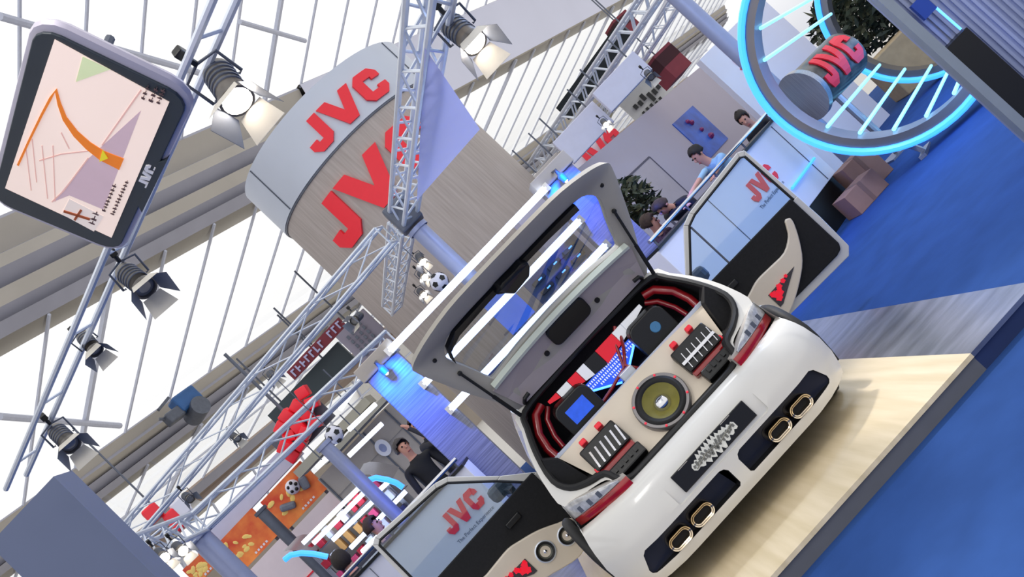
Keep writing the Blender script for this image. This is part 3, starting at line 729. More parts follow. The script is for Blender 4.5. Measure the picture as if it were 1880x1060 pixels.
def atz(u, v, z):
    r = ray(*uvpx(u, v)); return CAM+r*((z-CAMZ)/r.z)
nodeA = atz(-37, -238, TZ)
pA = atz(284, -471, TZ); dA = (pA-nodeA).normalized()
truss('long truss running overhead toward the camera past the drum sign', nodeA, nodeA+dA*9.5, .21, .21, r=.026)
pA2 = atz(-152, -120, TZ); truss('far truss continuing away behind the node beside the hanging football', nodeA-dA*.35, nodeA-dA*5.2, .21, .21, r=.024)
nb = MB(); nb.rbox(nodeA, (.30, .30, .34), .02); tag(nb.build('truss_node', m_darkalu, origin=nodeA), 'grey box joint where the trusses meet below the drum sign', 'truss joint')
pBl = atz(-878, -423, TZ); pBr = atz(28, -745, TZ); dB = (pBr-pBl).normalized()
tB = truss('truss carrying the giant navigation screen at upper left', pBl, pBr+dB*2.5, .17, .17, r=.02, n=9, ladder=True)
pC = atz(-833, -206, TZ)
truss('truss running left from the joint below the drum sign to the grey pillar', nodeA+(pC-nodeA).normalized()*.3, pC, .23, .23, r=.02, n=9)
fz = 2.95
pG0, pG1 = atz(-723, -128, fz), atz(-222, -98, fz)
truss('low truss in front of the dark screen and red block letters', pG0, pG1, .24, .24, r=.026)
pD = UV(-835, -165, 9.2); pD.z = fz
truss('short truss between the grey pillar and the left post', pD, pG0, .26, .26, r=.026, n=7)
pE0, pE1 = atz(196, -121, 3.7), atz(600, -184, 3.7)
truss('truss above the pale fascia panels beside the blue rings', pE0, pE1, .24, .24, r=.03, n=22)
pE2 = atz(330, -93, 3.35); pE3 = atz(595, -140, 3.35)
truss('slim lower truss near the dark red cube lantern', pE2, pE3, .16, .16, r=.018, n=16)
# posts
def post(label, top, r, m, name='round_post', base_r=None):
    p = MB(); p.lathe([(r, 0), (r, top.z)], 20, Matrix.Translation((top.x, top.y, 0))); p.lathe([(base_r or r*2.2, 0), (base_r or r*2.2, .03), (r, .04)], 20, Matrix.Translation((top.x, top.y, 0)))
    p.lathe([(r*1.25, top.z-.05), (r*1.25, top.z), (.001, top.z)], 20, Matrix.Translation((top.x, top.y, 0)))
    return tag(p.build(name, m, origin=(top.x, top.y, 0), smooth=True), label, 'post', 'round stand posts')
m_post = mat('post_grey', (150, 158, 190), .4, .3, noise=.04)
post('grey blue round post under the truss joint behind the light tubes', nodeA-ZZ*.2, .10, m_post, base_r=.13)
post('grey round post beside the orange banners at lower left', pG0-ZZ*.1, .13, m_post)
post('tall grey post rising behind the blue rings', Vector((UV(597, 0, 12.6).x, UV(597, 0, 12.6).y, 4.2)), .11, m_post)
post('slim grey post between the two orange banners', UV(-612, -62, 15.1), .09, m_darkalu)
post('grey post crossing the left white light tubes', UV(-445, -60, 11.6), .085, m_post)

# grey pillar at lower left
g = UV(-900, -383, 7.6)
pl_ = MB(); pl_.box((g.x-.05, g.y+.2, (g.z)/2), (.72, .3, g.z), RZ)
tag(pl_.build('pillar_tower', mat('pillar_grey', (104, 114, 142), .6, noise=.03, scale=1.5), origin=(g.x, g.y, 0)), 'wide blue grey square pillar at the lower left under the truss', 'pillar')

# ---- drum sign tower
tc_ = UV(-18, 80, 18.0); tc_.z = 0; TR = 1.91
zr = UV(-18, -413, 16.09).z; zt_ = zr+1.02
tw = thing('sign_tower', tc_, 'tall round wood clad tower with a silver band and red logo letters', 'sign')
m_wood = streaks('greyed_oak', (166, 155, 148), (184, 174, 168), 4, (6, 6, .35), .6)
m_band = mat('silver_band', (196, 202, 214), .45, .25, noise=.03, scale=1)
tm_ = Matrix.Translation(tc_)
q = MB(tm_); q.lathe([(TR, 0), (TR, zr)], 64); q.build('wood_drum', m_wood, tw, smooth=True)
q = MB(tm_); q.lathe([(TR-.02, zr), (TR+.02, zr), (TR+.02, zr+.035), (TR-.01, zr+.035)], 64); q.build('shadow_gap', m_darkalu, tw, smooth=True)
q = MB(tm_); q.lathe([(TR-.01, zr+.035), (TR+.03, zr+.035), (TR+.03, zt_), (TR-.1, zt_), (.001, zt_)], 64); q.build('silver_band', m_band, tw, smooth=True)
sm = MB(tm_)
for ph in (-.86, -.05+.0, .95): 
    pass
for ph in (-52, 58): 
    a = math.radians(ph); sm.bar((math.sin(a)*(TR+.032), -math.cos(a)*(TR+.032), zr+.05), (math.sin(a)*(TR+.032), -math.cos(a)*(TR+.032), zt_-.02), .02, .02, Vector((math.sin(a), -math.cos(a), 0)))
sm.build('panel_joint', m_darkalu, tw)
pt0 = math.atan2(tc_.x, tc_.y)                       # direction of the camera from the drum
a0 = Vector((-math.sin(pt0), -math.cos(pt0), 0)); a1 = Vector((math.cos(pt0), -math.sin(pt0), 0))
zl1 = UV(0, -459, 16.09).z; zl2 = UV(0, -323, 16.09).z
q = MB(); letters_cyl(q, tc_, TR+.03, math.radians(13), M(63, 16.09), zl1, math.radians(52), .04, (a0, a1, ZZ)); q.build('logo_letters', m_red, tw)
q = MB(); letters_cyl(q, tc_, TR, math.radians(-3), M(97, 16.09), zl2, math.radians(79), .05, (a0, a1, ZZ)); q.build('logo_letters', m_red, tw)
# lavender sail under the long truss, in front of the drum
s1 = nodeA+dA*.9-ZZ*.15; s2 = atz(214, -418, TZ-.12); s3 = UV(174, -243, 9.3); s4 = UV(40, -250, 11.0)
q = MB(); q.loft([[s1, s2, s3, s4], [p+FL*.03 for p in (s1, s2, s3, s4)]], cap=True)
tag(q.build('fabric_sail', m_lav, origin=center([s1, s2, s3, s4])), 'lavender fabric sail stretched below the long truss beside the drum', 'fabric sail')

# ---- giant navigation unit on truss B
crn = [(60, 25), (368, 168), (222, 470), (-25, 372)]      # top-right, bottom-right, bottom-left, top-left of the device as read upright
rays = [ray(*p) for p in crn]
# solve d so that P0 - P1 + P2 - P3 = 0 with d0 = 1
A = Matrix((rays[1], -rays[2], rays[3])).transposed(); sol = A.inverted() @ rays[0]
dn = [1, sol.x, sol.y, sol.z]; sc_n = 4.25/(sum(dn)/4)
P = [CAM+rays[i]*dn[i]*sc_n for i in range(4)]
TRp, BRp, BLp, TLp = P
gr_ = ((BRp-BLp)+(TRp-TLp))/2; gu_ = ((TLp-BLp)+(TRp-BRp))/2; gw, gh = gr_.length, gu_.length
gr_.normalize(); gn = gr_.cross(gu_.normalized()).normalized(); gu_ = gn.cross(gr_).normalized(); gc = center(P)
nav = thing('navigation_display', gc, 'giant silver and black navigation unit prop hanging from the upper left truss', 'display prop')
def GP(x, y, t=0): return gc+gr_*(x*gw)+gu_*(y*gh)+gn*t
def gpoly(pp): return [(x/gw, y/gh) for x, y in pp]
q = MB(); 
lp = [[GP(x, y, t) for x, y in gpoly(rrect(gw*k, gh*k, .12*k))] for k, t in ((.92, -.05), (.98, -.04), (1.0, -.02), (.985, -.004), (.95, .0))]
q.loft(lp, cap=True); q.build('housing', mat('silver_housing', (196, 190, 204), .4, .2, noise=.03), nav, smooth=True)
q = MB(); q.prism(gpoly(rrect(gw*.93, gh*.93, .09)), -.002, .012, GP); q.build('bezel', mat('bezel_black', (52, 60, 68), .4, noise=.05), nav, bevel=.004)
scx, scy, scw, sch = -.015, .045, .77, .70
m_map = mat('map_screen', (236, 214, 208), .3, emit=.5, ergb=(252, 228, 208), noise=.05, scale=1.2)
def SPX(px, py, t=.018):                     # photo pixel on the device plane -> (x,y)
    r = ray(px, py); s = (gc-CAM).dot(gn)/r.dot(gn); p = CAM+r*s-gc
    return p.dot(gr_)/gw, p.dot(gu_)/gh
q = MB(); q.prism([SPX(*p) for p in ((103, 68), (313, 183), (207, 432), (12, 341))], .01, .016, GP); scr = q.build('screen', m_map, nav)
def ribbon(pts, ws, t0=.016, t1=.020):
    mb = MB(); pp = [Vector((*SPX(*p), 0)) for p in pts]; l, r2 = [], []
    for i, p in enumerate(pp):
        d = (pp[min(i+1, len(pp)-1)]-pp[max(i-1, 0)]); n = Vector((-d.y, d.x, 0)).normalized(); w = ws[i] if isinstance(ws, list) else ws
        l.append(p+n*w/2); r2.append(p-n*w/2)
    mb.loft([[GP(a.x, a.y, t0), GP(b_.x, b_.y, t0), GP(b_.x, b_.y, t1), GP(a.x, a.y, t1)] for a, b_ in zip(l, r2)], cap=True); return mb
m_route = mat('route_orange', (240, 128, 30), .4, emit=.35, noise=.03)
ribbon([(36, 298), (58, 250), (80, 205), (96, 175), (106, 160), (112, 185), (122, 212), (142, 240), (165, 262), (190, 280), (226, 296)], [.014, .014, .015, .016, .018, .02, .026, .034, .042, .052, .064]).build('route_line', m_route, scr)
rd = MB()
for pts, w in (([(62, 250), (70, 330)], .006), ([(80, 262), (90, 360)], .006), ([(100, 262), (104, 365)], .006), ([(165, 285), (120, 345), (98, 366)], .009), ([(190, 262), (262, 160)], .010), ([(75, 290), (115, 278), (165, 272)], .007), ([(115, 238), (130, 268)], .006), ([(50, 262), (60, 345)], .006)):
    m2 = ribbon(pts, w, .016, .0175); rd.add(m2.v, m2.f)
rd.build('map_roads', mat('road_pink', (238, 190, 178), .5, emit=.3, noise=.03), scr)
ma_ = MB(); ma_.prism([SPX(*p) for p in ((262, 197), (192, 380), (130, 354), (100, 366), (166, 285))], .0155, .0165, GP); ma_.build('map_land', mat('land_mauve', (214, 184, 192), .5, emit=.3, noise=.04), scr)
gf = MB(); gf.prism([SPX(*p) for p in ((155, 98), (142, 145), (205, 122))], .016, .0175, GP); gf.build('map_park', mat('park_green', (214, 224, 176), .5, emit=.4, noise=.05), scr)
q = MB(); q.prism([SPX(*p) for p in ((192, 268), (186, 290), (202, 284))], .020, .024, GP); q.build('arrow_marker', mat('arrow_yellow', (240, 220, 40), .4, emit=.3, noise=.03), scr)
zp = MB()
zp.prism([SPX(*p) for p in ((130, 360), (193, 392), (175, 420), (116, 388))], .016, .018, GP); tp_ = zp.build('turn_panel', mat('panel_pale', (240, 224, 214), .5, emit=.35, noise=.02), scr)
ib = MB(); m2 = ribbon([(120, 382), (168, 397)], .012, .018, .022); ib.add(m2.v, m2.f); m2 = ribbon([(140, 398), (152, 380)], .016, .018, .022); ib.add(m2.v, m2.f); ib.build('turn_icon', mat('turn_brown', (190, 90, 40), .5, noise=.03), tp_)
tx = MB(); rng = random.Random(6)
def scribble(mb, px, length, size):           # blurred lettering: a run of short strokes
    x, y = SPX(*px); k = 0; x1 = x
    while x1 < x+length:
        w = rng.uniform(.35, .7)*size
        mb.prism([(x1, y), (x1+w*.4, y), (x1+w*.4, y+size*rng.uniform(.6, 1)), (x1, y+size*rng.uniform(.6, 1))], .016, .019, GP)
        mb.prism([(x1, y+size*.3), (x1+w, y+size*.3), (x1+w, y+size*.45), (x1, y+size*.45)], .016, .019, GP); x1 += w*1.3
scribble(tx, (196, 384), .17, .030); scribble(tx, (212, 390), .21, .030)
for px, L_, sz in (((176, 408), .08, .05), ((296, 186), .07, .03), ((283, 183), .07, .03), ((268, 178), .07, .03)): scribble(tx, px, L_, sz)
tx.build('screen_text', mat('text_dark', (110, 84, 84), .6, noise=.03), scr)
lg = MB(); lx = SPX(274, 320); letters_flat(lg, GP(*lx, .012), gr_, gu_, .055, .006, w=.165); lg.build('bezel_logo', mat('logo_white', (226, 224, 230), .4, emit=.1, noise=.02), nav)
q = MB(); q.prism([(-.16, -.5), (.16, -.5), (.13, -.455), (-.13, -.455)], -.02, .02, GP); q.build('bezel_notch', MATS['bezel_black'], nav)
hk = MB()
for x_ in (-.3, .3):
    hk = MB(); hk.tube([GP(x_, .1, -.06), GP(x_, .1, -.06)+(Vector(gn)*-.22)+ZZ*.02], .02, 8); hk.build('hanger', m_darkalu, nav)

# ---- portal behind the car: brushed columns, light tubes
Yp = 10.2
pc_ = []
m_colum = streaks('brushed_column', (112, 112, 124), (150, 150, 160), 2.4, (.6, .6, 26), .42, .5)
for lab, u0, u1 in (('brushed metal column lit blue at its top left of the hatchback', -306, -228), ('brushed metal column lit blue at its top behind the raised tailgate', 166, 243)):
    a = UVY(u0, -78, Yp); b = UVY(u1, -78, Yp); t = thing('metal_column', ((a.x+b.x)/2, Yp+.12, 0), lab, 'column', 'brushed metal columns')
    w = b.x-a.x; cx = (a.x+b.x)/2; q = MB(); q.box((cx, Yp+.12, a.z/2), (w, .24, a.z)); q.build('column_body', m_colum, t, bevel=.01)
    q = MB(); q.box((cx, Yp+.12, a.z+.08), (w+.06, .34, .16)); q.build('column_cap', m_taupe, t, bevel=.01)
    q = MB(); q.lathe([(.001, -.045), (.035, -.045), (.045, .03), (.02, .06), (.02, .12)], 16, Matrix.Translation((cx, Yp-.22, a.z-.06))); q.bar((cx, Yp-.22, a.z+.05), (cx, Yp+.0, a.z+.08), .02, .02); lp_ = q.build('column_lamp', m_darkalu, t, smooth=True)
    q = MB(); q.sphere((cx, Yp-.22, a.z-.10), .022, 10); q.build('lamp_bulb', m_lamp2, lp_, smooth=True)
    pc_.append((cx, a.z, w))
    ld = bpy.data.lights.new('blue_wash', 'SPOT'); ld.color = (.0, .09, 1); ld.energy = 300; ld.spot_size = math.radians(110); ld.spot_blend = .8; ld.shadow_soft_size = .05
    lo_ = bpy.data.objects.new('blue_wash', ld); COL.objects.link(lo_); lo_.location = (cx, Yp-.46, a.z+.02); lo_.rotation_euler = (math.radians(35), 0, 0)
xl, xr = pc_[0][0]+pc_[0][2]/2, pc_[1][0]-pc_[1][2]/2
for lab, v, ex in (('top long white light tube above the tailgate', -82, 0), ('middle long white light tube seen through the rear window', 4, 0), ('lowest long white light tube seen through the rear window', 70, 0)):
    z = UVY(-20, v, Yp).z; t = thing('light_tube', ((xl+xr)/2, Yp-.06, z), lab, 'light tube', 'white light tubes on the portal')
    q = MB(); q.tube([(xl-.05, Yp-.07, z), (xr+.05, Yp-.07, z)], .038, 12); q.build('tube', m_neonw, t, smooth=True)
    for x_ in (xl-.06, xr+.06):
        q = MB(); q.box((x_, Yp-.055, z), (.05, .1, .09)); q.build('end_cap', m_chrome, t)
# product boards between the tubes
for lab, u0, u1, v0, v1 in (('navy product board holding car stereos between the light tubes', 18, 150, 12, 62), ('small navy product board with bottles below the stereos', -150, -68, 76, 128), ('dark blue backlit display board left of the stereos', -60, -2, -60, 60)):
    t = thing('product_board', UVY((u0+u1)/2, (v0+v1)/2, Yp+.4), lab, 'display board', 'product boards behind the car')
    a, b = UVY(u0, v0, Yp+.42), UVY(u1, v1, Yp+.42); c = (a+b)/2; w, h = b.x-a.x, a.z-b.z
    q = MB(); q.box((c.x, c.y+.02, c.z), (w, .04, h)); q.build('board', mat('navy_board', (40, 50, 76), .5, noise=.06) if 'navy' in lab else mat('blue_glow', (50, 100, 190), .5, emit=.1, noise=.1, scale=2), t)
    q = MB()
    for x_ in (-.42, .42): q.box((c.x+w*x_, c.y+.06, c.z/2), (.04, .04, c.z))
    q.build('stand_leg', m_darkalu, t)
    if 'navy' in lab:
        rr = 2 if w > .6 else 1
        for i in range(3):
            for j in range(rr):
                x_ = c.x+w*(-.3+.3*i); z_ = c.z+h*(.22-.44*j if rr == 2 else 0)
                q = MB(); q.rbox((x_, c.y-.03, z_), (w*.22, .06, h*.18), .006); dk = q.build('car_stereo', m_black, t)
                q = MB(); q.box((x_+w*.02, c.y-.062, z_), (w*.06, .004, h*.05)); q.build('stereo_display', m_led, dk)

# ---- counters
def counter(label, a, b, depth, zt, zrail, zbot, plinth, seams=()):
    d = (b-a); d.z = 0; L = d.length; d.normalize(); n = Vector((d.y, -d.x, 0))     # n faces the camera side
    if n.dot(FL) > 0: n = -n
    t = thing('reception_counter', ((a.x+b.x)/2, (a.y+b.y)/2, 0), label, 'counter', 'white reception counters')
    a2, b2 = Vector((a.x, a.y, 0)), Vector((b.x, b.y, 0))
    q = MB(); m_ = (zt+zbot)/2; q.bar(a2-n*depth/2+ZZ*m_, b2-n*depth/2+ZZ*m_, depth, zt-zbot); q.build('counter_front', m_whitewall, t, bevel=.006)
    q = MB(); q.bar(a2-n*(depth/2+.02)+ZZ*(zbot/2), b2-n*(depth/2+.02)+ZZ*(zbot/2), depth-.08, zbot); q.build('plinth', plinth, t)
    q = MB(); q.bar(a2-n*depth/2+ZZ*(zt+.015), b2-n*depth/2+ZZ*(zt+.015), depth+.06, .03); q.build('counter_top', m_black, t)
    q = MB(); q.tube([a2+n*.01+ZZ*zrail, b2+n*.01+ZZ*zrail], .022, 10); q.build('rail', m_chrome, t, smooth=True)
    k = 5
    for i in range(k):
        q = MB(); p = a2+d*(L*(.03+.94*i/(k-1)))-n*.02; q.tube([p+ZZ*zt, p+ZZ*zrail], .012, 8); q.build('rail_post', m_darkalu, t)
    q = MB()
    for s_ in seams: q.bar(a2+d*(L*s_)+n*.002+ZZ*(zbot+.02), a2+d*(L*s_)+n*.002+ZZ*(zt-.02), .012, .006)
    if seams: q.build('panel_seam', m_darkalu, t)
    return t, d, n
la = UV(-660, 138, 9.75); lb_ = UV(-297, 143, 9.62)
zr1 = 1.385; ct, cd_, cn = counter('white counter behind the left open door with a red logo', la, lb_, .34, 1.28, zr1, .12, m_black, (.3,))
def cface(u, v, P0, n):
    r = ray(*uvpx(u, v)); s = (P0-CAM).dot(n)/r.dot(n); return CAM+r*s
c0 = cface(-361, 211, lb_, cn)
q = MB(); letters_flat(q, c0+cn*.002, cd_, ZZ, M(40, 9.6), .012, w=M(92, 9.6)); q.build('logo_letters', m_red, ct)
q = MB(); text_mesh(q, 'The Perfect Experience', cface(-408, 249, lb_, cn)+cn*.003, cd_, ZZ, .052, .002)
q.build('slogan_text', m_darkalu, ct)
ra = UV(232, 128, 9.75); rb_ = UV(560, 118, 11.5)
rt_, rd_, rn = counter('white counter behind the right open door glowing blue near the rings', ra, rb_, .36, 1.34, 1.46, .42, m_black, (.36, .93))
c0 = cface(452, 202, ra, rn)
q = MB(); letters_flat(q, c0+rn*.002, rd_, ZZ, .22, .012, w=.60); q.build('logo_letters', m_red, rt_)
q = MB(); text_mesh(q, 'The Perfect Experience', cface(418, 237, ra, rn)+rn*.003, rd_, ZZ, .062, .002); q.build('slogan_text', m_darkalu, rt_)
q = MB(); q.tube([cface(480, 250, ra, rn)+rn*.03, cface(548, 242, ra, rn)+rn*.03], .018, 8); q.build('neon_strip', m_neon, rt_)
# white lit partition right of the pale wall
pw0 = UV(536, -34, 14.6)
q = MB(); e0 = Vector((pw0.x, pw0.y, 0)); e1 = e0+DD*1.5+Vector((.6, -.5, 0)); q.bar(e0+ZZ*pw0.z/2, e1+ZZ*pw0.z/2, .12, pw0.z)
sp_ = tag(q.build('white_partition', m_whitewall, origin=(e0+e1)/2), 'white lit partition with a small red mark behind the blue rings', 'partition')
pd_ = (e1-e0).normalized(); pn = Vector((pd_.y, -pd_.x, 0))
q = MB(); p0 = cface(583, 17, e0, pn)+pn*.065; q.box(p0, (.16, .02, .10), Matrix.Rotation(math.atan2(pd_.y, pd_.x), 3, 'Z')); q.box(p0-ZZ*.13, (.2, .02, .03), Matrix.Rotation(math.atan2(pd_.y, pd_.x), 3, 'Z')); q.build('red_mark', m_red, sp_)
# poster on the pale wall
q = MB(); ps_ = [on_wall(*p, off=-.055) for p in ((1231, 232), (1266, 196), (1334, 262), (1298, 297))]
tl_, tr2, br2, bl2 = ps_; w_ = ((tr2-tl_).dot(DD)); h_ = tl_.z-bl2.z; cpo = center(ps_)
po = thing('poster', cpo, 'blue football poster on the pale booth wall', 'poster')
q.bar(cpo-DD*w_/2, cpo+DD*w_/2, .02, h_); q.build('poster_sheet', streaks('poster_blue', (16, 40, 130), (40, 110, 230), 2, (1, 1, 1), .4), po)
q = MB(); 
for (x_, z_, r_) in ((-.02, .26, .06), (.05, .02, .05), (.12, -.2, .07), (-.1, .33, .05)): q.sphere(cpo+DD*(x_*1)+ZZ*z_*h_+nrm*.0-(nrm*-.012), r_, 8, (1, 1, .8))
q.build('poster_print', mat('print_red', (140, 50, 110), .5, noise=.2), po)
# ---- blue neon rings
RC1 = UV(785, 150, 10.0); RC2 = UV(902, 160, 13.4); RR = 1.235
ax_ = (RC2-RC1); LR = ax_.length; ax_.normalize(); rs_ = ax_.cross(ZZ).normalized(); ru_ = rs_.cross(ax_).normalized()
m_ringsteel = streaks('ring_steel', (118, 114, 114), (136, 130, 128), 1.2, (1, 1, 1), .3, .7)
RC1.z = max(RC1.z, RR+.07)
ring = thing('neon_ring_tunnel', (RC1+RC2)/2*1.0, 'tunnel of two brushed metal rings joined by glowing blue tubes on the right', 'light sculpture')
def RP(c, a, r, t=0): return c+(rs_*math.cos(a)+ru_*math.sin(a))*r+ax_*t
N_ = 64
for c, bw in ((RC1, .34), (RC2, .34)):
    q = MB(); q.loft([[RP(c, 2*PI*i/N_, r, t) for i in range(N_)] for r, t in ((RR, 0), (RR, bw), (RR-.13, bw), (RR-.13, 0))], close_u=True)
    q.build('ring_band', m_ringsteel, ring, smooth=True)
    q = MB(); q.tube([RP(c, 2*PI*i/N_, RR+.0, -.03) for i in range(N_)], .04, 8, closed=True); q.build('neon_hoop', m_neon, ring, smooth=True)
for k in range(20):
    a = 2*PI*k/20+.1
    if math.cos(a) < -.945: continue
    q = MB(); q.tube([RP(RC1, a, RR-.15, .20), RP(RC2, a, RR-.15, .0)], .022, 8); q.build('neon_rung', m_neonc, ring, smooth=True)
for s_ in (-.5, .5):
    for c in (RC1, RC2):
        q = MB(); q.bar(Vector((c.x, c.y, .02))+rs_*s_-ax_*.05, Vector((c.x, c.y, .02))+rs_*s_+ax_*.45, .08, .04); q.bar(Vector((c.x, c.y, .03))+rs_*s_+ax_*.17, RP(c, math.atan2(-.9, s_), RR*.99, .17), .05, .05, ax_); q.build('ring_foot', m_steel, ring)
ldn = bpy.data.lights.new('neon_glow', 'POINT'); ldn.color = (.16, .42, 1); ldn.energy = 45; ldn.shadow_soft_size = .6
o = bpy.data.objects.new('neon_glow', ldn); COL.objects.link(o); o.location = (RC1+RC2)/2-ZZ*.2
ldn = bpy.data.lights.new('neon_glow', 'POINT'); ldn.color = (.16, .42, 1); ldn.energy = 30; ldn.shadow_soft_size = .6
o = bpy.data.objects.new('neon_glow', ldn); COL.objects.link(o); o.location = RC1-ax_*.7-ZZ*.7
# logo drum inside the rings
dc0, dc1 = UV(630, 152, 11.7), UV(728, 154, 12.1); da_ = (dc1-dc0).normalized(); RDm = M(46, 11.7)
dr_ = thing('speaker_drum', (dc0+dc1)/2, 'dark horizontal drum with red logo letters inside the blue rings', 'speaker drum')
bx, bz_ = da_.cross(ZZ).normalized(), ZZ
fx = bx if bx.dot(FL) < 0 else -bx; uz = da_.cross(fx) if da_.cross(fx).z < 0 else -da_.cross(fx)
q = MB(); q.loft([[p0+(fx*math.cos(t)+ZZ*math.sin(t))*RDm for t in [2*PI*i/32 for i in range(32)]] for p0 in (dc0, dc1)], cap=True); q.build('drum_shell', streaks('drum_dark', (30, 32, 36), (120, 110, 100), 5, (1, 1, 1), .3, .5), dr_, smooth=True)
q = MB(); q.loft([[p0+(fx*math.cos(t)+ZZ*math.sin(t))*(RDm*1.12) for t in [2*PI*i/32 for i in range(32)]] for p0 in (dc0-da_*.09, dc0-da_*.01)], cap=True); q.build('end_plate', m_steel, dr_, smooth=True)
q = MB()
hL = RDm*1.25
for L in (LJ, LV, LC):
    bm = bmesh.new(); bm.faces.new([bm.verts.new((a, b, 0)) for a, b in L])
    for i in range(1, 8): bmesh.ops.bisect_plane(bm, geom=bm.verts[:]+bm.edges[:]+bm.faces[:], plane_co=(0, i/8, 0), plane_no=(0, 1, 0))
    rr_ = bmesh.ops.extrude_face_region(bm, geom=bm.faces[:])
    for gg in rr_['geom']:
        if isinstance(gg, bmesh.types.BMVert): gg.co.z = 1
    bm.verts.index_update(); ld_ = (dc1-dc0).length; out = []
    for v in bm.verts:
        th = (v.co.y-.5)*1.5+.15; rr0 = RDm+.002+.02*v.co.z
        out.append(dc0+da_*(ld_*(.06+.88*v.co.x/LW))+(fx*math.cos(th)+ZZ*math.sin(th))*rr0)
    q.add(out, [[v.index for v in f.verts] for f in bm.faces]); bm.free()
q.build('logo_letters', m_red, dr_)
q = MB(); q.tube([Vector((dc0.x, dc0.y, 0))+da_*.3, dc0+da_*.3-ZZ*(RDm-.02)], .05, 10); q.box(Vector((dc0.x, dc0.y, .015))+da_*.3, (.4, .4, .03)); q.build('drum_stand', m_steel, dr_)
# tree and crates beyond the rings
def leaves(mb, c, R, n, size, sc=(1, 1, 1), rng=random.Random(5)):
    for i in range(n):
        while True:
            p = Vector((rng.uniform(-1, 1), rng.uniform(-1, 1), rng.uniform(-1, 1)))
            if .2 < p.length < 1: break
        p = Vector((p.x*R*sc[0], p.y*R*sc[1], p.z*R*sc[2]))+Vector(c)
        a = Vector((rng.uniform(-1, 1), rng.uniform(-1, 1), rng.uniform(-.6, .6))).normalized()*size*rng.uniform(.6, 1.3); b = a.cross(Vector((rng.uniform(-1, 1), rng.uniform(-1, 1), rng.uniform(-1, 1)))).normalized()*size*.33
        mb.cur = rng.choice((0, 0, 1))
        mb.add([p-a, p+b-a*.2, p+a, p-b-a*.2], [(0, 1, 2, 3)])
def tree(name, label, c, R, H0, n, size, mats, sc=(1, 1, 1), rng=random.Random(5)):
    t = thing(name, (c.x, c.y, 0), label, 'plant', 'potted trees on the stand')
    q = MB(); leaves(q, c, R, n, size, sc, rng); o = q.build('foliage', mats, t); o['kind'] = 'stuff'
    q = MB(); q.tube([(c.x, c.y, .3), (c.x+.03, c.y, c.z*.6), (c.x, c.y+.02, c.z-.1)], [.045, .035, .02]);
    for k in range(6):
        a = k*1.05; q.tube([(c.x, c.y, c.z-R*.5), (c.x+math.cos(a)*R*.6, c.y+math.sin(a)*R*.6, c.z+R*.3)], [.018, .006], 6)
    q.build('trunk', m_bark, t)
    q = MB(); q.lathe([(.001, 0), (.17, 0), (.22, .36), (.235, .36), (.235, .40), (.20, .40), (.19, .33), (.001, .33)], 24, Matrix.Translation((c.x, c.y, 0))); q.build('pot', m_taupe, t, smooth=True)
tree('potted_tree', 'dark olive tree seen through the farther blue ring', UV(830, 118, 16.5), 1.0, 0, 2600, .11, [m_leaf, m_leaf2], (1.15, 1, .75), random.Random(11))
tree('potted_tree', 'dark potted tree against the pale wall beside the tailgate', UV(266, 55, 12.4), .33, 0, 420, .09, [m_leaf, m_leaf2], (1, 1, 1.1), random.Random(12))
for lab, u, w, h in (('beige crate under the olive tree left of its trunk', 795, .9, .75), ('beige crate under the olive tree right of its trunk', 925, .8, .9)):
    c = UV(u, 250, 15.4); q = MB(); q.rbox((c.x, c.y, h/2), (w, .6, h), .02, RZ)
    tag(q.build('crate', mat('crate_beige', (176, 156, 124), .8, noise=.08), origin=(c.x, c.y, 0)), lab, 'crate', 'beige crates beyond the rings')
# cardboard boxes
for lab, u, v, d, w, dp, h, rz, z0 in (('taped brown cardboard box on the carpet below the blue ring', 574, 368, 10.6, .46, .34, .26, .15, 0), ('second cardboard box behind the taped one below the blue ring', 606, 332, 11.1, .42, .32, .42, .1, 0)):
    c = UV(u, v, d); t = thing('cardboard_box', (c.x, c.y+.2, 0), lab, 'box', 'cardboard boxes by the rings'); R_ = Matrix.Rotation(-YAW+rz, 3, 'Z')
    q = MB(); q.rbox((c.x, c.y+.2, h/2), (w, dp, h), .006, R_); q.build('carton', m_card, t)
    q = MB(); q.box(Vector((c.x, c.y+.2, h/2)), (.05, dp+.004, h+.004), R_); q.build('packing_tape', mat('tape_brown', (126, 92, 78), .4, noise=.03), t)
# kiosk at the right edge
kd = 6.0; kx = UV(862, 300, kd); zt_k = 2.75
ks = thing('display_kiosk', (kx.x+.5, kx.y+.2, 0), 'tall ribbed metal kiosk with a black lower panel at the right edge', 'kiosk')
q = MB(); w0 = UV(841, 300, kd-.05); q.box((w0.x+.03, w0.y, zt_k/2), (.062, .08, zt_k), RZ); q.build('edge_post', mat('kiosk_post', (150, 160, 172), .4, .4, noise=.03), ks)
def KX(u, d=kd): return UV(u, 300, d)
q = MB(); a, b = KX(858), KX(1090); m_slat = streaks('ribbed_panel', (150, 158, 182), (166, 178, 220), 3, (3, 3, .3), .4, .2)
q.bar(Vector((a.x, a.y+.12, zt_k/2)), Vector((b.x, b.y+.12, zt_k/2)), .1, zt_k)
n_ = 18
for i in range(n_):
    p = a+(b-a)*(i/n_); q.bar(Vector((p.x, p.y+.065, .0)), Vector((p.x, p.y+.065, zt_k)), .02, .02, FL)
q.build('ribbed_panel', m_slat, ks)
q = MB(); a, b = KX(857, 5.95), KX(917, 5.95); zb_ = UV(880, 282, 5.95).z; q.box(((a.x+b.x)/2, (a.y+b.y)/2+.06, zb_/2), (b.x-a.x, .16, zb_), RZ); q.build('black_panel', m_black, ks)
q = MB(); p0, p1 = UV(908, 278, 5.98), UV(906, 218, 5.98); q.bar(p0, p1, .012, .012, FL); q.build('led_strip', m_led, ks)
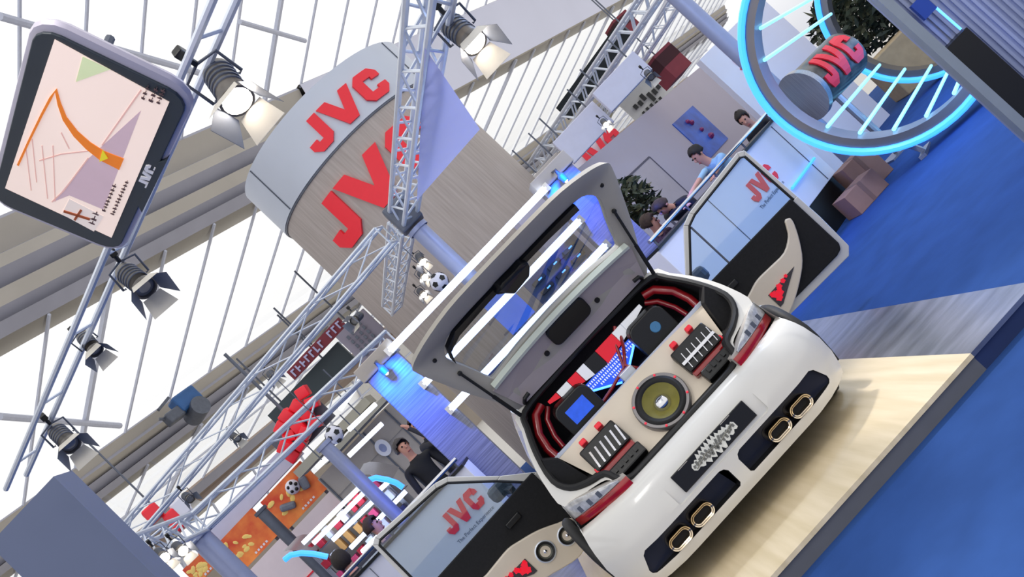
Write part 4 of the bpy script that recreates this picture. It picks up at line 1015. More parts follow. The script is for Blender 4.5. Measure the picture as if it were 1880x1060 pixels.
q = MB(); p0 = UV(890, 200, 5.98); q.box(p0, (.10, .03, .12), RZ); q.build('display_window', m_blueb, ks)

# ---- fascia and clutter above the pale wall
mg = 'pale fascia panels under the right truss'
for i, (u0, u1, v0, v1, d, lab) in enumerate(((176, 238, -112, -78, 13.6, 'short beige fascia panel at the truss end beside the tailgate'), (246, 352, -128, -72, 13.4, 'long pale fascia panel above the red block letters'), (362, 470, -136, -86, 13.0, 'lavender fascia panel next to the dark red cube lantern'))):
    t = pbuild('fascia_panel', u0, u1, v0, v1, d, m_taupe if i == 0 else mat('fascia_pale', (206, 206, 222), .7, noise=.03), .12, bevel=.01); tag(t, lab, 'fascia panel', mg)
    c = UV((u0+u1)/2, v0, d+.06)
    for s_ in (-.35, .35):
        q = MB(); p = c+RT*(s_*M(u1-u0, d)); q.tube([p, p+ZZ*max(.1, 3.6-p.z)], .012, 6); q.build('hanger_rod', m_darkalu, t)
ws_ = tag(pbuild('letter_sign', 236, 340, -80, -22, 16.2, m_whitewall, .1), 'white fascia with cropped red block letters above the pale wall', 'sign')
q = MB(); letters_flat(q, UV(296, -44, 16.15), RT, ZZ, M(56, 16.2), .06, w=M(92, 16.2)); q.build('block_letters', m_red, ws_)
tw2 = tag(pbuild('text_banner', 380, 470, -92, -20, 19, mat('banner_offwhite', (214, 214, 212), .8, noise=.03), .05), 'off white banner with black marks below the dark red lantern', 'banner')
q = MB(); rng = random.Random(4)
for k in range(6): q.box(UV(398+k*11, -58+rng.uniform(-6, 6), 18.95), (M(7, 19), .03, M(rng.uniform(8, 22), 19)), RZ)
for k in range(5): q.box(UV(400+k*10, -40+rng.uniform(-3, 3), 18.95), (M(5, 19), .03, M(7, 19)), RZ)
q.build('black_marks', m_black, tw2)
ar_ = MB(); ar_.loft([[UV(350+120*i/14, -66-40*math.sin(PI*(.1+.5*i/14))-k, 18.5+t) for k, t in ((0, 0), (16, 0), (16, .3), (0, .3))] for i in range(15)], cap=True)
tag(ar_.build('olive_arch', mat('olive_panel', (150, 146, 124), .8, noise=.06), origin=UV(410, -100, 18.6)), 'olive grey curved arch panel behind the off white banner', 'arch')
for lab, u0, u1, v0, v1, d in (('dark red cube lantern hanging above the pale wall', 462, 522, -98, -40, 15.5), ('dark red hanging banner below the pale ceiling panel', 462, 512, -196, -150, 17.5)):
    c = UV((u0+u1)/2, (v0+v1)/2, d); t = thing('cube_lantern', c, lab, 'lantern', 'dark red lanterns')
    w, h = M(u1-u0, d), M(v1-v0, d); R_ = Matrix.Rotation(.3, 3, 'Z')
    q = MB(); q.box(c, (w*.8, w*.8, h), R_); q.build('lantern_body', m_redb, t)
    q = MB(); q.box(c+ZZ*h*.2, (w*.815, w*.815, h*.4), R_); q.build('dark_upper_panel', m_darkred, t)
    q = MB(); q.tube([c+ZZ*h/2, c+ZZ*(h/2+1.5)], .012, 6); q.build('hanger_rod', m_darkalu, t)
bd = UV(300, -150, 17.5); be = UV(490, -172, 16.0)
q = MB(); q.bar(bd, be, .1, M(34, 16.7)); tag(q.build('black_drape', mat('drape_black', (30, 36, 40), .9, noise=.1), origin=(bd+be)/2), 'long black drape hanging behind the right truss', 'drape')

# ---- left background: screen, letters, banners
t = tag(pbuild('projection_screen', -476, -290, -169, -124, 19, mat('screen_dark', (44, 58, 64), .5, noise=.05), .12), 'wide dark green blank screen behind the low truss', 'screen')
for u in (-440, -330):
    q = MB(); q.tube([UV(u, -168, 19.1), UV(u, -168, 19.1)+ZZ*1.2], .02, 6); q.build('hanger_rod', m_darkalu, t)
t = tag(pbuild('lettered_panel', -286, -214, -176, -96, 18.4, mat('panel_mauve', (150, 144, 158), .8, noise=.03), .08), 'mauve grey panel with dark lettering right of the dark screen', 'sign panel')
q = MB()
for k in range(4):
    for j in range(5): q.box(UV(-270+11*k, -158+11*j-(3 if k == 3 else 0), 18.35), (M(5, 18.4), .02, M(7, 18.4)), RZ)
q.build('dark_lettering', m_darkalu, t)
q = MB(); q.tube([UV(-250, -176, 18.44), UV(-250, -176, 18.44)+ZZ*1.4], .02, 6); q.build('hanger_rod', m_darkalu, t)
t = tag(pbuild('ribbon_sign', -394, -256, -198, -176, 18.6, m_redb, .06), 'dark red strip sign with pale letters above the dark screen', 'sign')
q = MB(); rng = random.Random(8)
for k in range(11):
    if k == 7: continue
    q.box(UV(-387+12*k, -187, 18.57), (M(3, 18.6), .02, M(14, 18.6)), RZ); q.box(UV(-384+12*k, -187+rng.choice((-5, 0, 5)), 18.57), (M(7, 18.6), .02, M(3, 18.6)), RZ)
q.build('pale_lettering', m_lav, t)
q = MB(); q.tube([UV(-325, -198, 18.63), UV(-325, -198, 18.63)+ZZ*1.0], .02, 6); q.build('hanger_rod', m_darkalu, t)
rl = thing('block_letter_sign', UV(-450, -100, 15.5), 'cluster of glossy red block letters behind the low truss', 'sign')
q = MB(); rng = random.Random(2)
for i in range(5):
    for j in range(3):
        if (i, j) in ((0, 0), (4, 2)): continue
        c = UV(-498+24*i+rng.uniform(-2, 2), -132+23*j-4*i+rng.uniform(-3, 3), 15.5+rng.uniform(-.15, .15))
        q.rbox(c, (M(23, 15.5), .22, M(21, 15.5)), .02, Matrix.Rotation(rng.uniform(-.5, .5), 3, 'Y') @ RZ)
q.build('red_letters', m_red, rl, smooth=True)
q = MB(); q.box(UV(-450, -105, 15.75), (M(120, 15.5), .06, M(56, 15.5)), RZ); q.tube([UV(-450, -120, 15.8), UV(-450, -120, 15.8)+ZZ*1.6], .03, 6); q.build('sign_back', m_darkalu, rl)
# orange banners with print
for lab, u0, u1, v0, v1, kind in (('orange printed banner with football boot motif', -602, -498, -70, 2, 0), ('orange printed banner left of the slim post', -715, -622, -76, -6, 1), ('small orange printed banner by the left post', -790, -735, -90, -50, 1)):
    d = 16.0; c = UV((u0+u1)/2, (v0+v1)/2, d); t = thing('printed_banner', c, lab, 'banner', 'orange printed banners')
    q = MB(); panel_mb(q, u0, u1, v0, v1, d, .06); q.build('banner_cloth', m_orange, t)
    q = MB()
    rp_ = random.Random(int(u0*-1))
    for k in range(9):
        fx_, fz_ = .12+.5*k/8+rp_.uniform(-.05, .05), .25+.45*abs(math.sin(k*1.1))+rp_.uniform(-.05, .05)
        q.sphere(UV(u0+fx_*(u1-u0), v0+fz_*(v1-v0), d), M(rp_.uniform(5, 10), d), 8, (1, .12, .55), Matrix.Rotation(rp_.uniform(-1, 1), 3, 'Y'))
    q.build('pale_print', mat('print_yellow', (255, 214, 120), .6, noise=.1), t)
    q = MB()
    for k in range(5): q.box(UV(u0+.45*(u1-u0)+k*7, v0+.9*(v1-v0), d-.005), (M(4, d), .02, M(4, d)), RZ)
    q.build('white_caption', m_whitewall, t)
    if kind == 0:
        q = MB(); q.sphere(UV(-540, -46, d-.05), M(14, d), 14); bl = q.build('ball_relief', m_whitewall, t, smooth=True)
        q = MB()
        for k in range(5): q.sphere(UV(-540+8*math.cos(k*1.26), -46+8*math.sin(k*1.26), d-.15), M(3.6, d), 8)
        q.build('ball_patch', m_black, bl)
        q = MB(); q.rbox(UV(-572, -28, d-.05), (M(30, d), .1, M(14, d)), .04, Matrix.Rotation(.5, 3, 'Y')); q.rbox(UV(-520, -36, d-.05), (M(16, d), .1, M(26, d)), .04, Matrix.Rotation(.3, 3, 'Y')); q.build('boot_relief', mat('boot_grey', (110, 116, 130), .5, noise=.2), t)
    q = MB(); 
    for s_ in (u0+6, u1-6): p = UV(s_, v1, d+.1); q.tube([Vector((p.x, p.y, 0)), Vector((p.x, p.y, UV(s_, v0, d).z))], .03, 6)
    q.build('banner_pole', m_darkalu, t)
tag(pbuild('booth_fascia', -742, -486, -112, -74, 16.4, mat('fascia_lavender', (196, 200, 226), .7, noise=.03), .2), 'long lavender fascia board above the orange banners', 'fascia board')
t = tag(pbuild('white_panel', -606, -484, 8, 42, 15.6, mat('pink_white', (240, 224, 226), .6, noise=.02), .08, z0=None), 'pinkish white panel edged in red below the boot banner', 'panel')
q = MB(); 
for u in (-600, -490): p = UV(u, 42, 15.66); q.tube([Vector((p.x, p.y, 0)), p], .03, 6)
q.build('panel_leg', m_redb, t)
q = MB(); panel_mb(q, -606, -484, 39, 43, 15.57, .1); q.build('red_edge', m_red, t)
t = tag(pbuild('white_panel', -735, -618, 0, 120, 15.8, MATS['pink_white'], .1, z0=0), 'tall pinkish white wall panel below the left orange banner', 'panel')
q = MB(); panel_mb(q, -735, -618, 84, 88, 15.77, .06); q.build('red_edge', m_red, t)
# taupe booth with oval badges behind the two men
wl_ = tag(pbuild('booth_wall', -500, -268, -22, 150, 15.2, m_taupe, .15, z0=0), 'taupe exhibition booth wall behind the two men', 'booth wall')
q = MB()
for k in range(4): panel_mb(q, -498+58*k, -496+58*k, -20, 150, 15.18, .02)
panel_mb(q, -500, -268, 26, 28, 15.18, .02); q.build('panel_joint', m_darkalu, wl_)
for lab, u, v, rx, rz in (('larger white oval badge beside the men', -375, 26, 13, 17), ('smaller white oval badge lower on the taupe wall', -418, 40, 9, 14)):
    q = MB(); c = UV(u, v, 15.12); q.prism([(M(rx, 15.1)*math.cos(k*PI/14), M(rz, 15.1)*math.sin(k*PI/14)) for k in range(28)], 0, .04, lambda a, b, t: c+RT*a+ZZ*b+FL*t)
    o = tag(q.build('oval_badge', mat('badge_white', (232, 234, 244), .5, emit=.05, noise=.05), origin=c), lab, 'badge', 'oval badges')
    q = MB(); q.prism([(M(rx, 15.1)*.5*math.cos(k*PI/14), M(rz, 15.1)*.5*math.sin(k*PI/14)) for k in range(28)], -.005, .0, lambda a, b, t: c+RT*a+ZZ*b+FL*t); q.build('badge_mark', mat('mark_blue', (150, 160, 200), .5, noise=.1), o)
tag(pbuild('canopy_board', -520, -330, -64, -46, 14.6, mat('canopy_olive', (168, 164, 150), .8, noise=.04), .5), 'pale olive canopy board over the taupe booth', 'canopy')
tag(pbuild('canopy_board', -470, -300, -40, -28, 14.4, MATS['canopy_olive'], .6), 'lower olive canopy board under the first over the taupe booth', 'canopy')
# thin white strip lights of that booth
for i, (p0, p1, d, lab) in enumerate((((640, 790), (690, 742), 13.6, 'thin white strip light left of the blue column'), ((640, 838), (702, 778), 13.7, 'second thin white strip light below the first left of the column'), ((660, 700), (625, 752), 13.2, 'slanted white strip light beside the low truss end'), ((582, 858), (606, 838), 13.8, 'short white strip light above the boot banner'))):
    q = MB(); a, b = PX(*p0, d), PX(*p1, d+.2); q.tube([a, b], .035, 8); o = tag(q.build('strip_light', mat('strip_white', (236, 240, 250), .4, emit=1.2, noise=.02), origin=(a+b)/2, smooth=True), lab, 'strip light', 'white strip lights')
    q = MB(); q.tube([(a+b)/2, (a+b)/2+ZZ*.5], .01, 6); q.build('hanger_rod', m_darkalu, o)
# ---- left rounded display with light tubes
ds = thing('tube_display', UV(-520, 100, 12), 'rounded silver display shelf with blue white light tubes at lower left', 'display stand')
zs = {}
for lab, u0, u1, v0, v1 in (('a', -603, -452, 38, 44), ('b', -590, -452, 52, 57), ('c', -562, -452, 74, 80), ('d', -550, -404, 108, 111), ('e', -438, -412, 74, 76), ('f', -540, -500, 128, 130)):
    q = MB(); q.tube([UV(u0, v0, 12), UV(u1, v1, 12.2)], .028, 8); q.build('light_tube', m_neonw, ds, smooth=True)
for pts in ([(-648, 34), (-634, 36), (-618, 48), (-603, 66), (-590, 88)], [(-435, 48), (-424, 54), (-412, 72), (-405, 88), (-403, 103)]):
    q = MB(); q.tube([UV(u, v, 11.8) for u, v in pts], .035, 8); q.build('neon_arc', m_neon, ds, smooth=True)
q = MB(); q.loft([[UV(u, v, d) for u, v, d in ((-640+36*k/4*(1), 22+44*(k/4)**1.6, 12.0), (-600+36*k/4, 22+44*(k/4)**1.6, 12.9))] for k in range(5)], close_v=False); q.build('curved_canopy', m_steel, ds, smooth='full')
q = MB(); q.loft([[UV(u, v, d) for u, v, d in ((-446+40*k/4, 26+52*(k/4)**1.6, 11.95), (-420+40*k/4, 20+52*(k/4)**1.6, 12.9))] for k in range(5)], close_v=False); q.build('curved_canopy', m_steel, ds, smooth='full')
for u in (-604, -508, -420):
    q = MB(); p = UV(u, 60, 12.5); q.box((p.x, p.y, p.z/2), (.06, .06, p.z)); q.build('shelf_upright', m_steel, ds)
for v in (70, 104, 138):
    q = MB(); panel_mb(q, -606, -404, v, v+3, 12.25, .3); q.build('shelf', m_darkalu, ds)
q = MB(); panel_mb(q, -606, -404, 62, 170, 12.62, .03, z0=.1); q.build('back_panel', m_taupe, ds)
rng = random.Random(21); pal = [mat('pack_pink', (214, 70, 110), .5, noise=.05), mat('pack_white', (228, 228, 236), .5, noise=.03), mat('pack_navy', (40, 44, 100), .5, noise=.05), mat('pack_red', (190, 30, 50), .5, noise=.05), mat('pack_tan', (206, 150, 80), .5, noise=.05)]
names = ['pink', 'white', 'navy', 'red', 'tan']; rows = {70: 'top', 104: 'middle', 138: 'bottom'}
for v in (70, 104, 138):
    for k in range(9):
        u = -598+21*k+rng.uniform(-3, 3); ci = rng.randrange(5); hh = rng.uniform(14, 25); ww = rng.uniform(10, 16)
        c = UV(u, v-hh/2, 12.35); c.z = UV(-505, v, 12.25).z+M(hh, 12.35)/2+.003; q = MB(); q.rbox((c.x, c.y, c.z), (M(ww, 12.35), .12, M(hh, 12.35)), .008, RZ)
        pos = ['left end', 'second from left', 'third from left', 'fourth from left', 'centre', 'fourth from right', 'third from right', 'second from right', 'right end'][k]
        tag(q.build('product_box', pal[ci], origin=(c.x, c.y, c.z)), '%s product box at the %s of the %s tube display shelf' % (names[ci], pos, rows[v]) if 'from' not in pos else '%s product box %s on the %s tube display shelf' % (names[ci], pos, rows[v]), 'box', 'small product boxes on the tube display')
# footballs
def football(c, r, label, rod):
    t = thing('football', c, label, 'football', 'black and white footballs')
    q = MB(); q.sphere(c, r, 20); q.build('ball_skin', m_whitewall, t, smooth=True)
    ph = (1+5**.5)/2; q = MB()
    for a in (-1, 1):
        for b in (-ph, ph):
            for w in (Vector((0, a, b)), Vector((a, b, 0)), Vector((b, 0, a))):
                n = w.normalized(); x = n.orthogonal().normalized(); y = n.cross(x)
                q.prism([(math.cos(k*2*PI/5)*r*.34, math.sin(k*2*PI/5)*r*.34) for k in range(5)], -.03*r, .06*r, lambda u, v, tt: c+n*(r*.95+tt)+x*u+y*v)
    q.build('black_patch', m_black, t)
    if rod:
        q = MB(); q.tube([c+ZZ*r*.9, rod], .006, 6); q.build('hanging_wire', m_darkalu, t)
fb = UV(-82, -106, 12.0); football(fb, M(17.5, 12), 'football hanging beside the light tube below the drum sign', Vector((fb.x, fb.y, TZ)))
f2 = UV(-418, -55, 12.0); football(f2, M(17, 12), 'football hanging in front of the post left of the blue column', f2+ZZ*1.1)
# ---- red and white hanging sign, left
hs_ = thing('hanging_sign', UV(-738, -192, 14), 'red and white folded sign hanging above the left post', 'sign')
for k, (u0, u1, v0, v1, m_) in enumerate(((-765, -735, -215, -185, m_red), (-745, -720, -182, -140, m_red), (-722, -690, -186, -150, m_whitewall))):
    q = MB(); c = UV((u0+u1)/2, (v0+v1)/2, 14+.1*k); q.rbox(c, (M(u1-u0, 14), .25, M(v1-v0, 14)), .03, Matrix.Rotation(.35, 3, 'Z')); q.build('sign_face', m_, hs_)
q = MB(); q.tube([UV(-740, -210, 14.1), UV(-740, -210, 14.1)+ZZ*1.6], .015, 6); q.build('hanger_rod', m_darkalu, hs_)
# ---- spotlights
def lamp_proto(lit, k):
    root = thing('stage_spotlight', (0, 0, 0), '', 'spotlight', 'stage spotlights on the trusses')
    q = MB(); q.lathe([(.001, -.20), (.07, -.20), (.085, -.17), (.085, .10), (.10, .115), (.10, .15), (.085, .15), (.085, .02), (.001, .02)], 20); can = q.build('lamp_can', mat('lamp_can', (112, 108, 104), .4, .4, noise=.15), root, smooth=True)
    q = MB()
    for i in range(5): q.lathe([(.086, -.14+.04*i), (.092, -.135+.04*i), (.092, -.125+.04*i), (.086, -.12+.04*i)], 20)
    q.build('cooling_ribs', m_darkalu, can)
    q = MB(); q.lathe([(.001, .13), (.05, .13), (.083, .12)], 20); q.build('lens', m_lamp if lit else mat('dull_lens', (150, 150, 150), .1, .3, noise=.05), root)
    for i in range(4):
        a = i*PI/2; q = MB(Matrix.Rotation(a, 4, 'Z')); q.loft([[(-.085, .09, .15), (.085, .09, .15)], [(-.12, .17, .30), (.12, .17, .30)], [(-.12, .172, .302), (.12, .172, .302)], [(-.085, .094, .15), (.085, .094, .15)]], close_v=False, close_u=True)
        q.build('barn_door', mat('barn_pale', (214, 208, 196), .5, .1, noise=.06) if i % 2 == 0 else mat('barn_grey', (120, 126, 140), .5, .2, noise=.06), root)
    q = MB(); q.tube([(.10, 0, 0), (.125, 0, 0), (.125, .16, -.06), (0, .19, -.07), (-.125, .16, -.06), (-.125, 0, 0), (-.10, 0, 0)], .01, 8); q.build('yoke', m_darkalu, root, smooth=True)
    q = MB(); q.tube([(0, .19, -.07), (0, .27, -.09)], .018, 8); q.rbox((0, .29, -.09), (.06, .07, .06), .01); q.build('clamp', m_black, root)
    return root
plit, pdark = lamp_proto(True, 0), lamp_proto(False, 1)
used = set()
def aim(o, pos, target, scale=1.0, up_hint=ZZ):
    z = (Vector(target)-Vector(pos)).normalized(); x = z.cross(up_hint)*-1
    if x.length < .05: x = Vector((1, 0, 0))
    x.normalize(); y = z.cross(x); 
    if y.z < 0: y = -y; x = -x
    m = Matrix((y.cross(z), y, z)).transposed().to_4x4()
    o.matrix_basis = Matrix.Translation(pos) @ m @ Matrix.Scale(scale, 4)
def spot(px, d, aim_px, aim_d, lit, label, scale=1.0, power=0):
    src = plit if lit else pdark
    if src.name in used: o = copy_tree(src)
    else: o = src; used.add(src.name)
    pos = PX(*px, d); tgt = PX(*aim_px, aim_d); aim(o, pos, tgt, scale); o['label'] = label
    if power:
        l = bpy.data.lights.new('spot_beam', 'SPOT'); l.energy = power; l.spot_size = math.radians(70); l.spot_blend = .5; l.color = (1, .95, .88); l.shadow_soft_size = .08
        lo = bpy.data.objects.new('spot_beam', l); COL.objects.link(lo); dr = (tgt-pos).normalized(); lo.location = pos+dr*.34*scale; lo.rotation_euler = (-dr).to_track_quat('Z', 'Y').to_euler()
    return o
spot((418, 160), 4.5, (470, 235), 4.3, True, 'lit spotlight glaring beside the navigation screen', .82, 200)
spot((850, 62), 6.6, (905, 105), 6.4, True, 'lit spotlight beside the long truss at the top', .95, 200)
spot((250, 515), 5.4, (318, 568), 5.2, False, 'unlit spotlight under the lower corner of the navigation screen', .68)
spot((165, 632), 6.0, (196, 668), 5.9, False, 'small dark floodlight hanging from the left truss', .5)
spot((118, 805), 6.6, (165, 850), 6.4, False, 'unlit spotlight with open pale flaps near the grey pillar', .68)
spot((262, 1036), 8.6, (278, 1050), 8.4, True, 'small lit spotlight nearest the grey pillar on the short truss', .55)
spot((296, 1020), 8.8, (318, 1036), 8.6, True, 'middle small lit spotlight on the short truss', .55)
spot((330, 1008), 9.0, (352, 1022), 8.8, True, 'small lit spotlight on the short truss nearest the left post', .55)
spot((432, 803), 12.2, (452, 815), 12.0, False, 'small unlit spotlight on the truss near the brown girder', .5)
spot((345, 914), 11.9, (362, 924), 11.7, False, 'small unlit spotlight above the red and white folded sign', .55)
spot((772, 476), 13.4, (783, 496), 13.2, True, 'topmost small lit spotlight on the far truss by the football', .6)
spot((776, 506), 14.6, (788, 517), 14.4, True, 'second small lit spotlight on the far truss by the football', .6)
spot((774, 538), 15.9, (786, 549), 15.7, True, 'third small lit spotlight on the far truss by the football', .6)
spot((1110, 226), 12.2, (1122, 240), 12, True, 'small lit spotlight between the pale fascia panels', .42)
spot((1192, 138), 12.0, (1204, 152), 11.8, False, 'small unlit spotlight left of the dark red lantern', .5)
spot((500, 690), 12.8, (512, 700), 12.6, False, 'small unlit spotlight hanging above the dark screen', .6)
spot((655, 585), 12.6, (640, 600), 12.4, False, 'small unlit spotlight above the mauve lettered panel', .6)
spot((1035, 320), 11.2, (1042, 322), 10.9, True, 'tiny lit lamp above the column behind the tailgate', .45)
# hoist trolley on the hall girder
hc = plane_hit(335, 748, PN, 35.6); hs2 = hc.dot(FL)
ht = thing('hoist_trolley', hc, 'blue hoist machine riding on the hall roof girder', 'hoist')
Rh = Matrix.Rotation(-hd+PI/2, 3, 'Z'); k_ = M(1, hs2)
q = MB(); q.rbox(hc+DD*k_*14+ZZ*k_*6, (k_*52, k_*30, k_*34), k_*4, Rh); q.build('hoist_housing', mat('hoist_blue', (44, 92, 150), .5, noise=.15, scale=2), ht)
q = MB(); q.lathe([(.001, -.5), (k_*19, -.5), (k_*19, .5), (.001, .5)], 20, Matrix.Translation(hc+DD*k_*16-ZZ*k_*22) @ Rh.to_4x4() @ Matrix.Rotation(PI/2, 4, 'X')); q.build('cable_drum', m_darkalu, ht, smooth=True)
q = MB(); q.rbox(hc-DD*k_*26-ZZ*k_*4, (k_*36, k_*22, k_*22), k_*3, Rh); q.build('gearbox', m_darkalu, ht)
q = MB(); q.bar(hc-DD*k_*40+ZZ*k_*22, hc-DD*k_*6+ZZ*k_*30, k_*5, k_*5); q.bar(hc-DD*k_*30-ZZ*k_*10, hc-DD*k_*52+ZZ*k_*8, k_*4, k_*4); q.build('bracket', m_darkalu, ht)

# ================================================================== PEOPLE
def skinned(pts, edges, radii, root, levels=2):
    me = bpy.data.meshes.new('b'); me.from_pydata(pts, edges, []); ob = bpy.data.objects.new('b', me); COL.objects.link(ob)
    md = ob.modifiers.new('s', 'SKIN'); sv = me.skin_vertices[0].data
    for i, r in enumerate(radii):
        r = r if isinstance(r, tuple) else (r, r); sv[i].radius = r; sv[i].use_root = (i == root)
    md.use_smooth_shade = True
    sb = ob.modifiers.new('u', 'SUBSURF'); sb.levels = levels; sb.render_levels = levels
    dg = bpy.context.evaluated_depsgraph_get(); m2 = bpy.data.meshes.new_from_object(ob.evaluated_get(dg)); bpy.data.objects.remove(ob); bpy.data.meshes.remove(me); return m2
def person(label, head, face, lean, arms, shirt, trousers, hair, sleeves=1, head_dir=None, hairlen=0, h=1.0, stoop=.5, feet_z=0):
    head = Vector(head); f = Vector((face.x, face.y, 0)).normalized(); s = f.cross(ZZ).normalized()
    hdv = (Vector(head_dir).normalized() if head_dir is not None else f)
    th = math.radians(lean); tdir = f*math.sin(th)+ZZ*math.cos(th); nd = f*math.sin(th*stoop)+ZZ*math.cos(th*stoop)
    neck = head-nd*.155*h; chest = neck-tdir*.13*h; waist = chest-tdir*.24*h; pel = waist-tdir*.16*h
    pts, ed, rad, zone = [], [], [], []
    def add(p, r, z, par=None):
        pts.append(Vector(p)); rad.append(r); zone.append(z)
        if par is not None: ed.append((par, len(pts)-1))
        return len(pts)-1
    P0 = add(pel, (.15*h, .11*h), 'T'); W = add(waist, (.135*h, .10*h), 'S', P0); C_ = add(chest, (.155*h, .115*h), 'S', W)
    N0 = add(neck-nd*.04*h, .065*h, 'S', C_); N1 = add(neck+nd*.035*h, .052*h, 'K', N0); J = add(head-nd*.045*h+hdv*.02*h, .066*h, 'K', N1); B_ = add(head+nd*.03*h, (.076*h, .086*h), 'K', J); T_ = add(head+nd*.085*h, .055*h, 'K', B_)
    for sg in (1, -1):
        hp = add(pel+s*sg*.09*h-ZZ*.06, .088*h, 'T', P0); L = (pel.z-.06-feet_z)
        kn = add(pel+s*sg*.11*h-ZZ*(.06+L*.47)+f*.03, .06*h, 'T', hp); an = add(Vector((pel.x, pel.y, feet_z+.09))+s*sg*.12*h, .042*h, 'T', kn); add(Vector((pel.x, pel.y, feet_z+.035))+s*sg*.13*h+f*.15, .036*h, 'B', an)
    hands = []
    for sg, (el, hd_) in zip((1, -1), arms):
        sh = add(chest+tdir*.07*h+s*sg*.185*h, .056*h, 'S', C_)
        if el is None:
            el = chest+s*sg*.24*h-ZZ*.22*h+f*.02; hd_ = chest+s*sg*.25*h-ZZ*.47*h+f*.12
        el, hd_ = Vector(el), Vector(hd_)
        m_ = add(pts[sh]+(el-pts[sh])*.5, .047*h, 'S', sh)
        e_ = add(el, .040*h, 'S' if sleeves >= 1 else 'K', m_)
        w_ = add(el+(hd_-el)*.86, .028*h, 'S' if sleeves >= 2 else 'K', e_)
        p_ = add(hd_, (.036*h, .018*h), 'K', w_)
        dd = (hd_-el).normalized(); sd = dd.cross(ZZ)
        if sd.length < .1: sd = Vector((1, 0, 0))
        sd.normalize()
        for kf, (off, ln) in enumerate(((-.028, .072), (-.010, .084), (.010, .080), (.027, .064))):
            a_ = add(hd_+dd*.035+sd*off*h, .0095*h, 'K', p_); add(hd_+dd*(.035+ln*.6)+sd*off*h*1.1-ZZ*.012, .009*h, 'K', a_)
        tb_ = add(hd_+sd*sg*.038*h-dd*.01, .0105*h, 'K', p_); add(hd_+sd*sg*.058*h+dd*.03, .0095*h, 'K', tb_)
    me = skinned([p.copy() for p in pts], ed, rad, 0)
    base = Vector((pel.x, pel.y, feet_z)); me.transform(Matrix.Translation(-base))
    mk = [shirt, m_skin, trousers, m_black]
    for m_ in mk: me.materials.append(m_)
    zi = {'S': 0, 'K': 1, 'T': 2, 'B': 3}
    segs = [(pts[a]-base, pts[b]-base, zone[a], zone[b]) for a, b in ed]
    for p in me.polygons:
        best = None; c = p.center
        for a, b, za, zb in segs:
            ab = b-a; t = max(0, min(1, (c-a).dot(ab)/max(ab.length_squared, 1e-9))); dist = (a+ab*t-c).length
            if best is None or dist < best[0]: best = (dist, za if t < .5 else zb)
        p.material_index = zi[best[1]]; p.use_smooth = True
    ob = bpy.data.objects.new('person', me); COL.objects.link(ob); ob.location = base; ob['_o'] = list(base); tag(ob, label, 'person')
    hs = hdv.cross(nd).normalized(); nu = nd
    R_ = Matrix((hs, hdv, nu)).transposed()
    hb_ = MB(); vs = []; nl, nn = 10, 16
    cen_ = head+nd*.03*h; full_ = []
    for i in range(nl+1):
        t = PI*i/nl
        for j in range(nn):
            a = 2*PI*j/nn; full_.append(Vector((math.sin(t)*math.cos(a), math.sin(t)*math.sin(a), math.cos(t))))
    fs = []
    for i in range(nl):
        for j in range(nn):
            idx = (i*nn+j, i*nn+(j+1) % nn, (i+1)*nn+(j+1) % nn, (i+1)*nn+j); c = center([full_[k] for k in idx])
            if c.z > .5 or (c.y < .35 and c.z > (-.35-hairlen)) or (abs(c.x) > .6 and c.z > -.1 and c.y < .5): fs.append(idx)
    hr = random.Random(len(label)); hb_.add([cen_+R_ @ (Vector((v.x*.092*h, v.y*.108*h-.012*h, v.z*.108*h+.006))*hr.uniform(.96, 1.07)) for v in full_], fs)
    ho_ = hb_.build('hair', hair, ob, smooth='full'); sol_ = ho_.modifiers.new('t', 'SOLIDIFY'); sol_.thickness = .008
    q = MB()
    q.sphere(cen_+hdv*.088*h-nd*.025*h, .016*h, 8, (1, 1, 1.3)); q.build('nose', m_skin, ob, smooth=True)
    for sg in (1, -1):
        q = MB(); q.sphere(cen_+hdv*.076*h+hs*sg*.032*h+nd*.005*h, .012*h, 8); q.build('eye', m_hair, ob, smooth=True)
        q = MB(); q.sphere(cen_+hs*sg*.083*h-nd*.012*h-hdv*.01*h, .026*h, 8, (.4, .8, 1.2), R_); q.build('ear', m_skin, ob, smooth=True)
    q = MB(); q.sphere(head-nd*.055*h+hdv*.078*h, .02*h, 8, (1.3, .5, .4), R_); q.build('mouth', mat('lips', (160, 84, 84), .5, noise=.05), ob, smooth=True)
    return ob
m_bshirt = mat('pale_blue_shirt', (150, 190, 222), .8, noise=.05); m_suit = mat('black_suit', (24, 24, 30), .75, noise=.15); m_floral = mat('floral_shirt', (70, 48, 74), .8, noise=.7, scale=38)
m_trou = mat('dark_trousers', (34, 36, 46), .8, noise=.1); m_jacket = mat('charcoal_coat', (48, 48, 56), .8, noise=.12)
m_brown = mat('brown_hair', (58, 40, 32), .7, noise=.3, scale=40); m_ghair = mat('grey_hair', (72, 66, 66), .7, noise=.3, scale=40)
NOARM = [(None, None), (None, None)]
LFT = -RT; 
d1 = 12.0
person('man in a pale blue short sleeved shirt leaning with one arm along the right rail', UV(411, 84, d1), LFT*.75-FL*.6, 32,
       [(UV(398, 112, d1-.35), UV(352, 121, 10.9)), (UV(425, 124, d1-.1), UV(400, 130, d1-.5))], m_bshirt, m_trou, mat('black_hair', (26, 22, 24), .7, noise=.3, scale=40), 1, head_dir=LFT-FL*.3-ZZ*.35)
d2 = 11.3
person('man in a black suit bending over the right counter', UV(297, 100, d2), LFT*.6-FL*.7, 55, [(UV(325, 128, d2-.3), UV(330, 131, d2-.6)), (None, None)], m_suit, m_trou, m_brown, 2, head_dir=LFT*.8-FL*.4-ZZ*.5, stoop=1.0)
d3 = 11.6
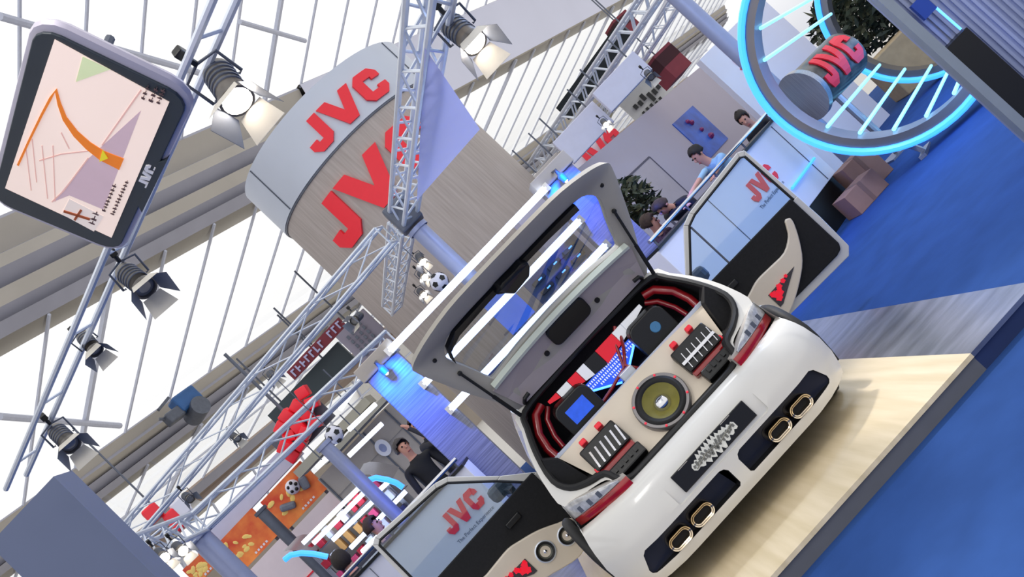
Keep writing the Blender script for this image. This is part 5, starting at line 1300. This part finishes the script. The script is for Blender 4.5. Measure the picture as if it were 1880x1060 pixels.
person('person in a dark patterned shirt crouching at the left end of the right counter', UV(262, 107, d3-.2), RT*.5-FL*.8, 40, NOARM, m_floral, m_trou, m_brown, 2, head_dir=RT*.8-FL*.4-ZZ*.4, h=.96)
d4 = 13.6
person('dark haired person looking down behind the counter next to the rings', UV(517, 100, d4), LFT*.7-FL*.7, 30, NOARM, m_suit, m_trou, m_hair, 2, head_dir=LFT*.5-FL*.8-ZZ*.6, hairlen=.5)
person('grey haired man in a black jumper standing left of the blue column', UV(-350, 56, 11.6), RT*.5-FL, 4, NOARM, m_suit, m_trou, m_ghair, 2, head_dir=RT*.6-FL*.9)
person('man in a charcoal coat half hidden behind the blue column raising a hand', UV(-303, 46, 11.9), LFT*.3-FL, 4, [(UV(-296, 92, 11.55), UV(-318, 32, 11.6)), (None, None)], m_jacket, m_trou, m_brown, 2, head_dir=LFT*.5-FL*.8)
person('dark haired person seen from behind below the tube display', UV(-576, 116, 10.5), FL+LFT*.2, 6, NOARM, m_suit, m_trou, m_hair, 2, head_dir=FL+RT*.3, hairlen=.4)
person('short brown haired person behind the left counter by the light tubes', UV(-491, 116, 10.8), RT-FL*.2, 6, NOARM, m_floral, m_trou, m_brown, 2)

# ================================================================== LIGHTS
def area(name, loc, tgt, size, energy, col=(1, 1, 1)):
    l = bpy.data.lights.new(name, 'AREA'); l.size = size; l.energy = energy; l.color = col
    o = bpy.data.objects.new(name, l); COL.objects.link(o); o.location = loc; d = Vector(loc)-Vector(tgt); o.rotation_euler = d.to_track_quat('Z', 'Y').to_euler()
area('rig_wash', (-.5, 2.0, 5.2), (CXc, 5.6, .8), 1.2, 45, (1, .97, .92))
area('carpet_fill', (4.2, 7.2, 4.6), (3.0, 7.5, 0), 1.0, 110, (.40, .58, 1))  # added unseen lamp, brightens the carpet in place of the neon's light
# ------------------------------------------------------------------ view
SC.view_settings.view_transform = 'Standard'; SC.view_settings.look = 'None'; SC.view_settings.exposure = 0; SC.view_settings.gamma = 1; SC.view_settings.use_curve_mapping = False
for o in list(bpy.data.objects):
    if '_o' in o: del o['_o']
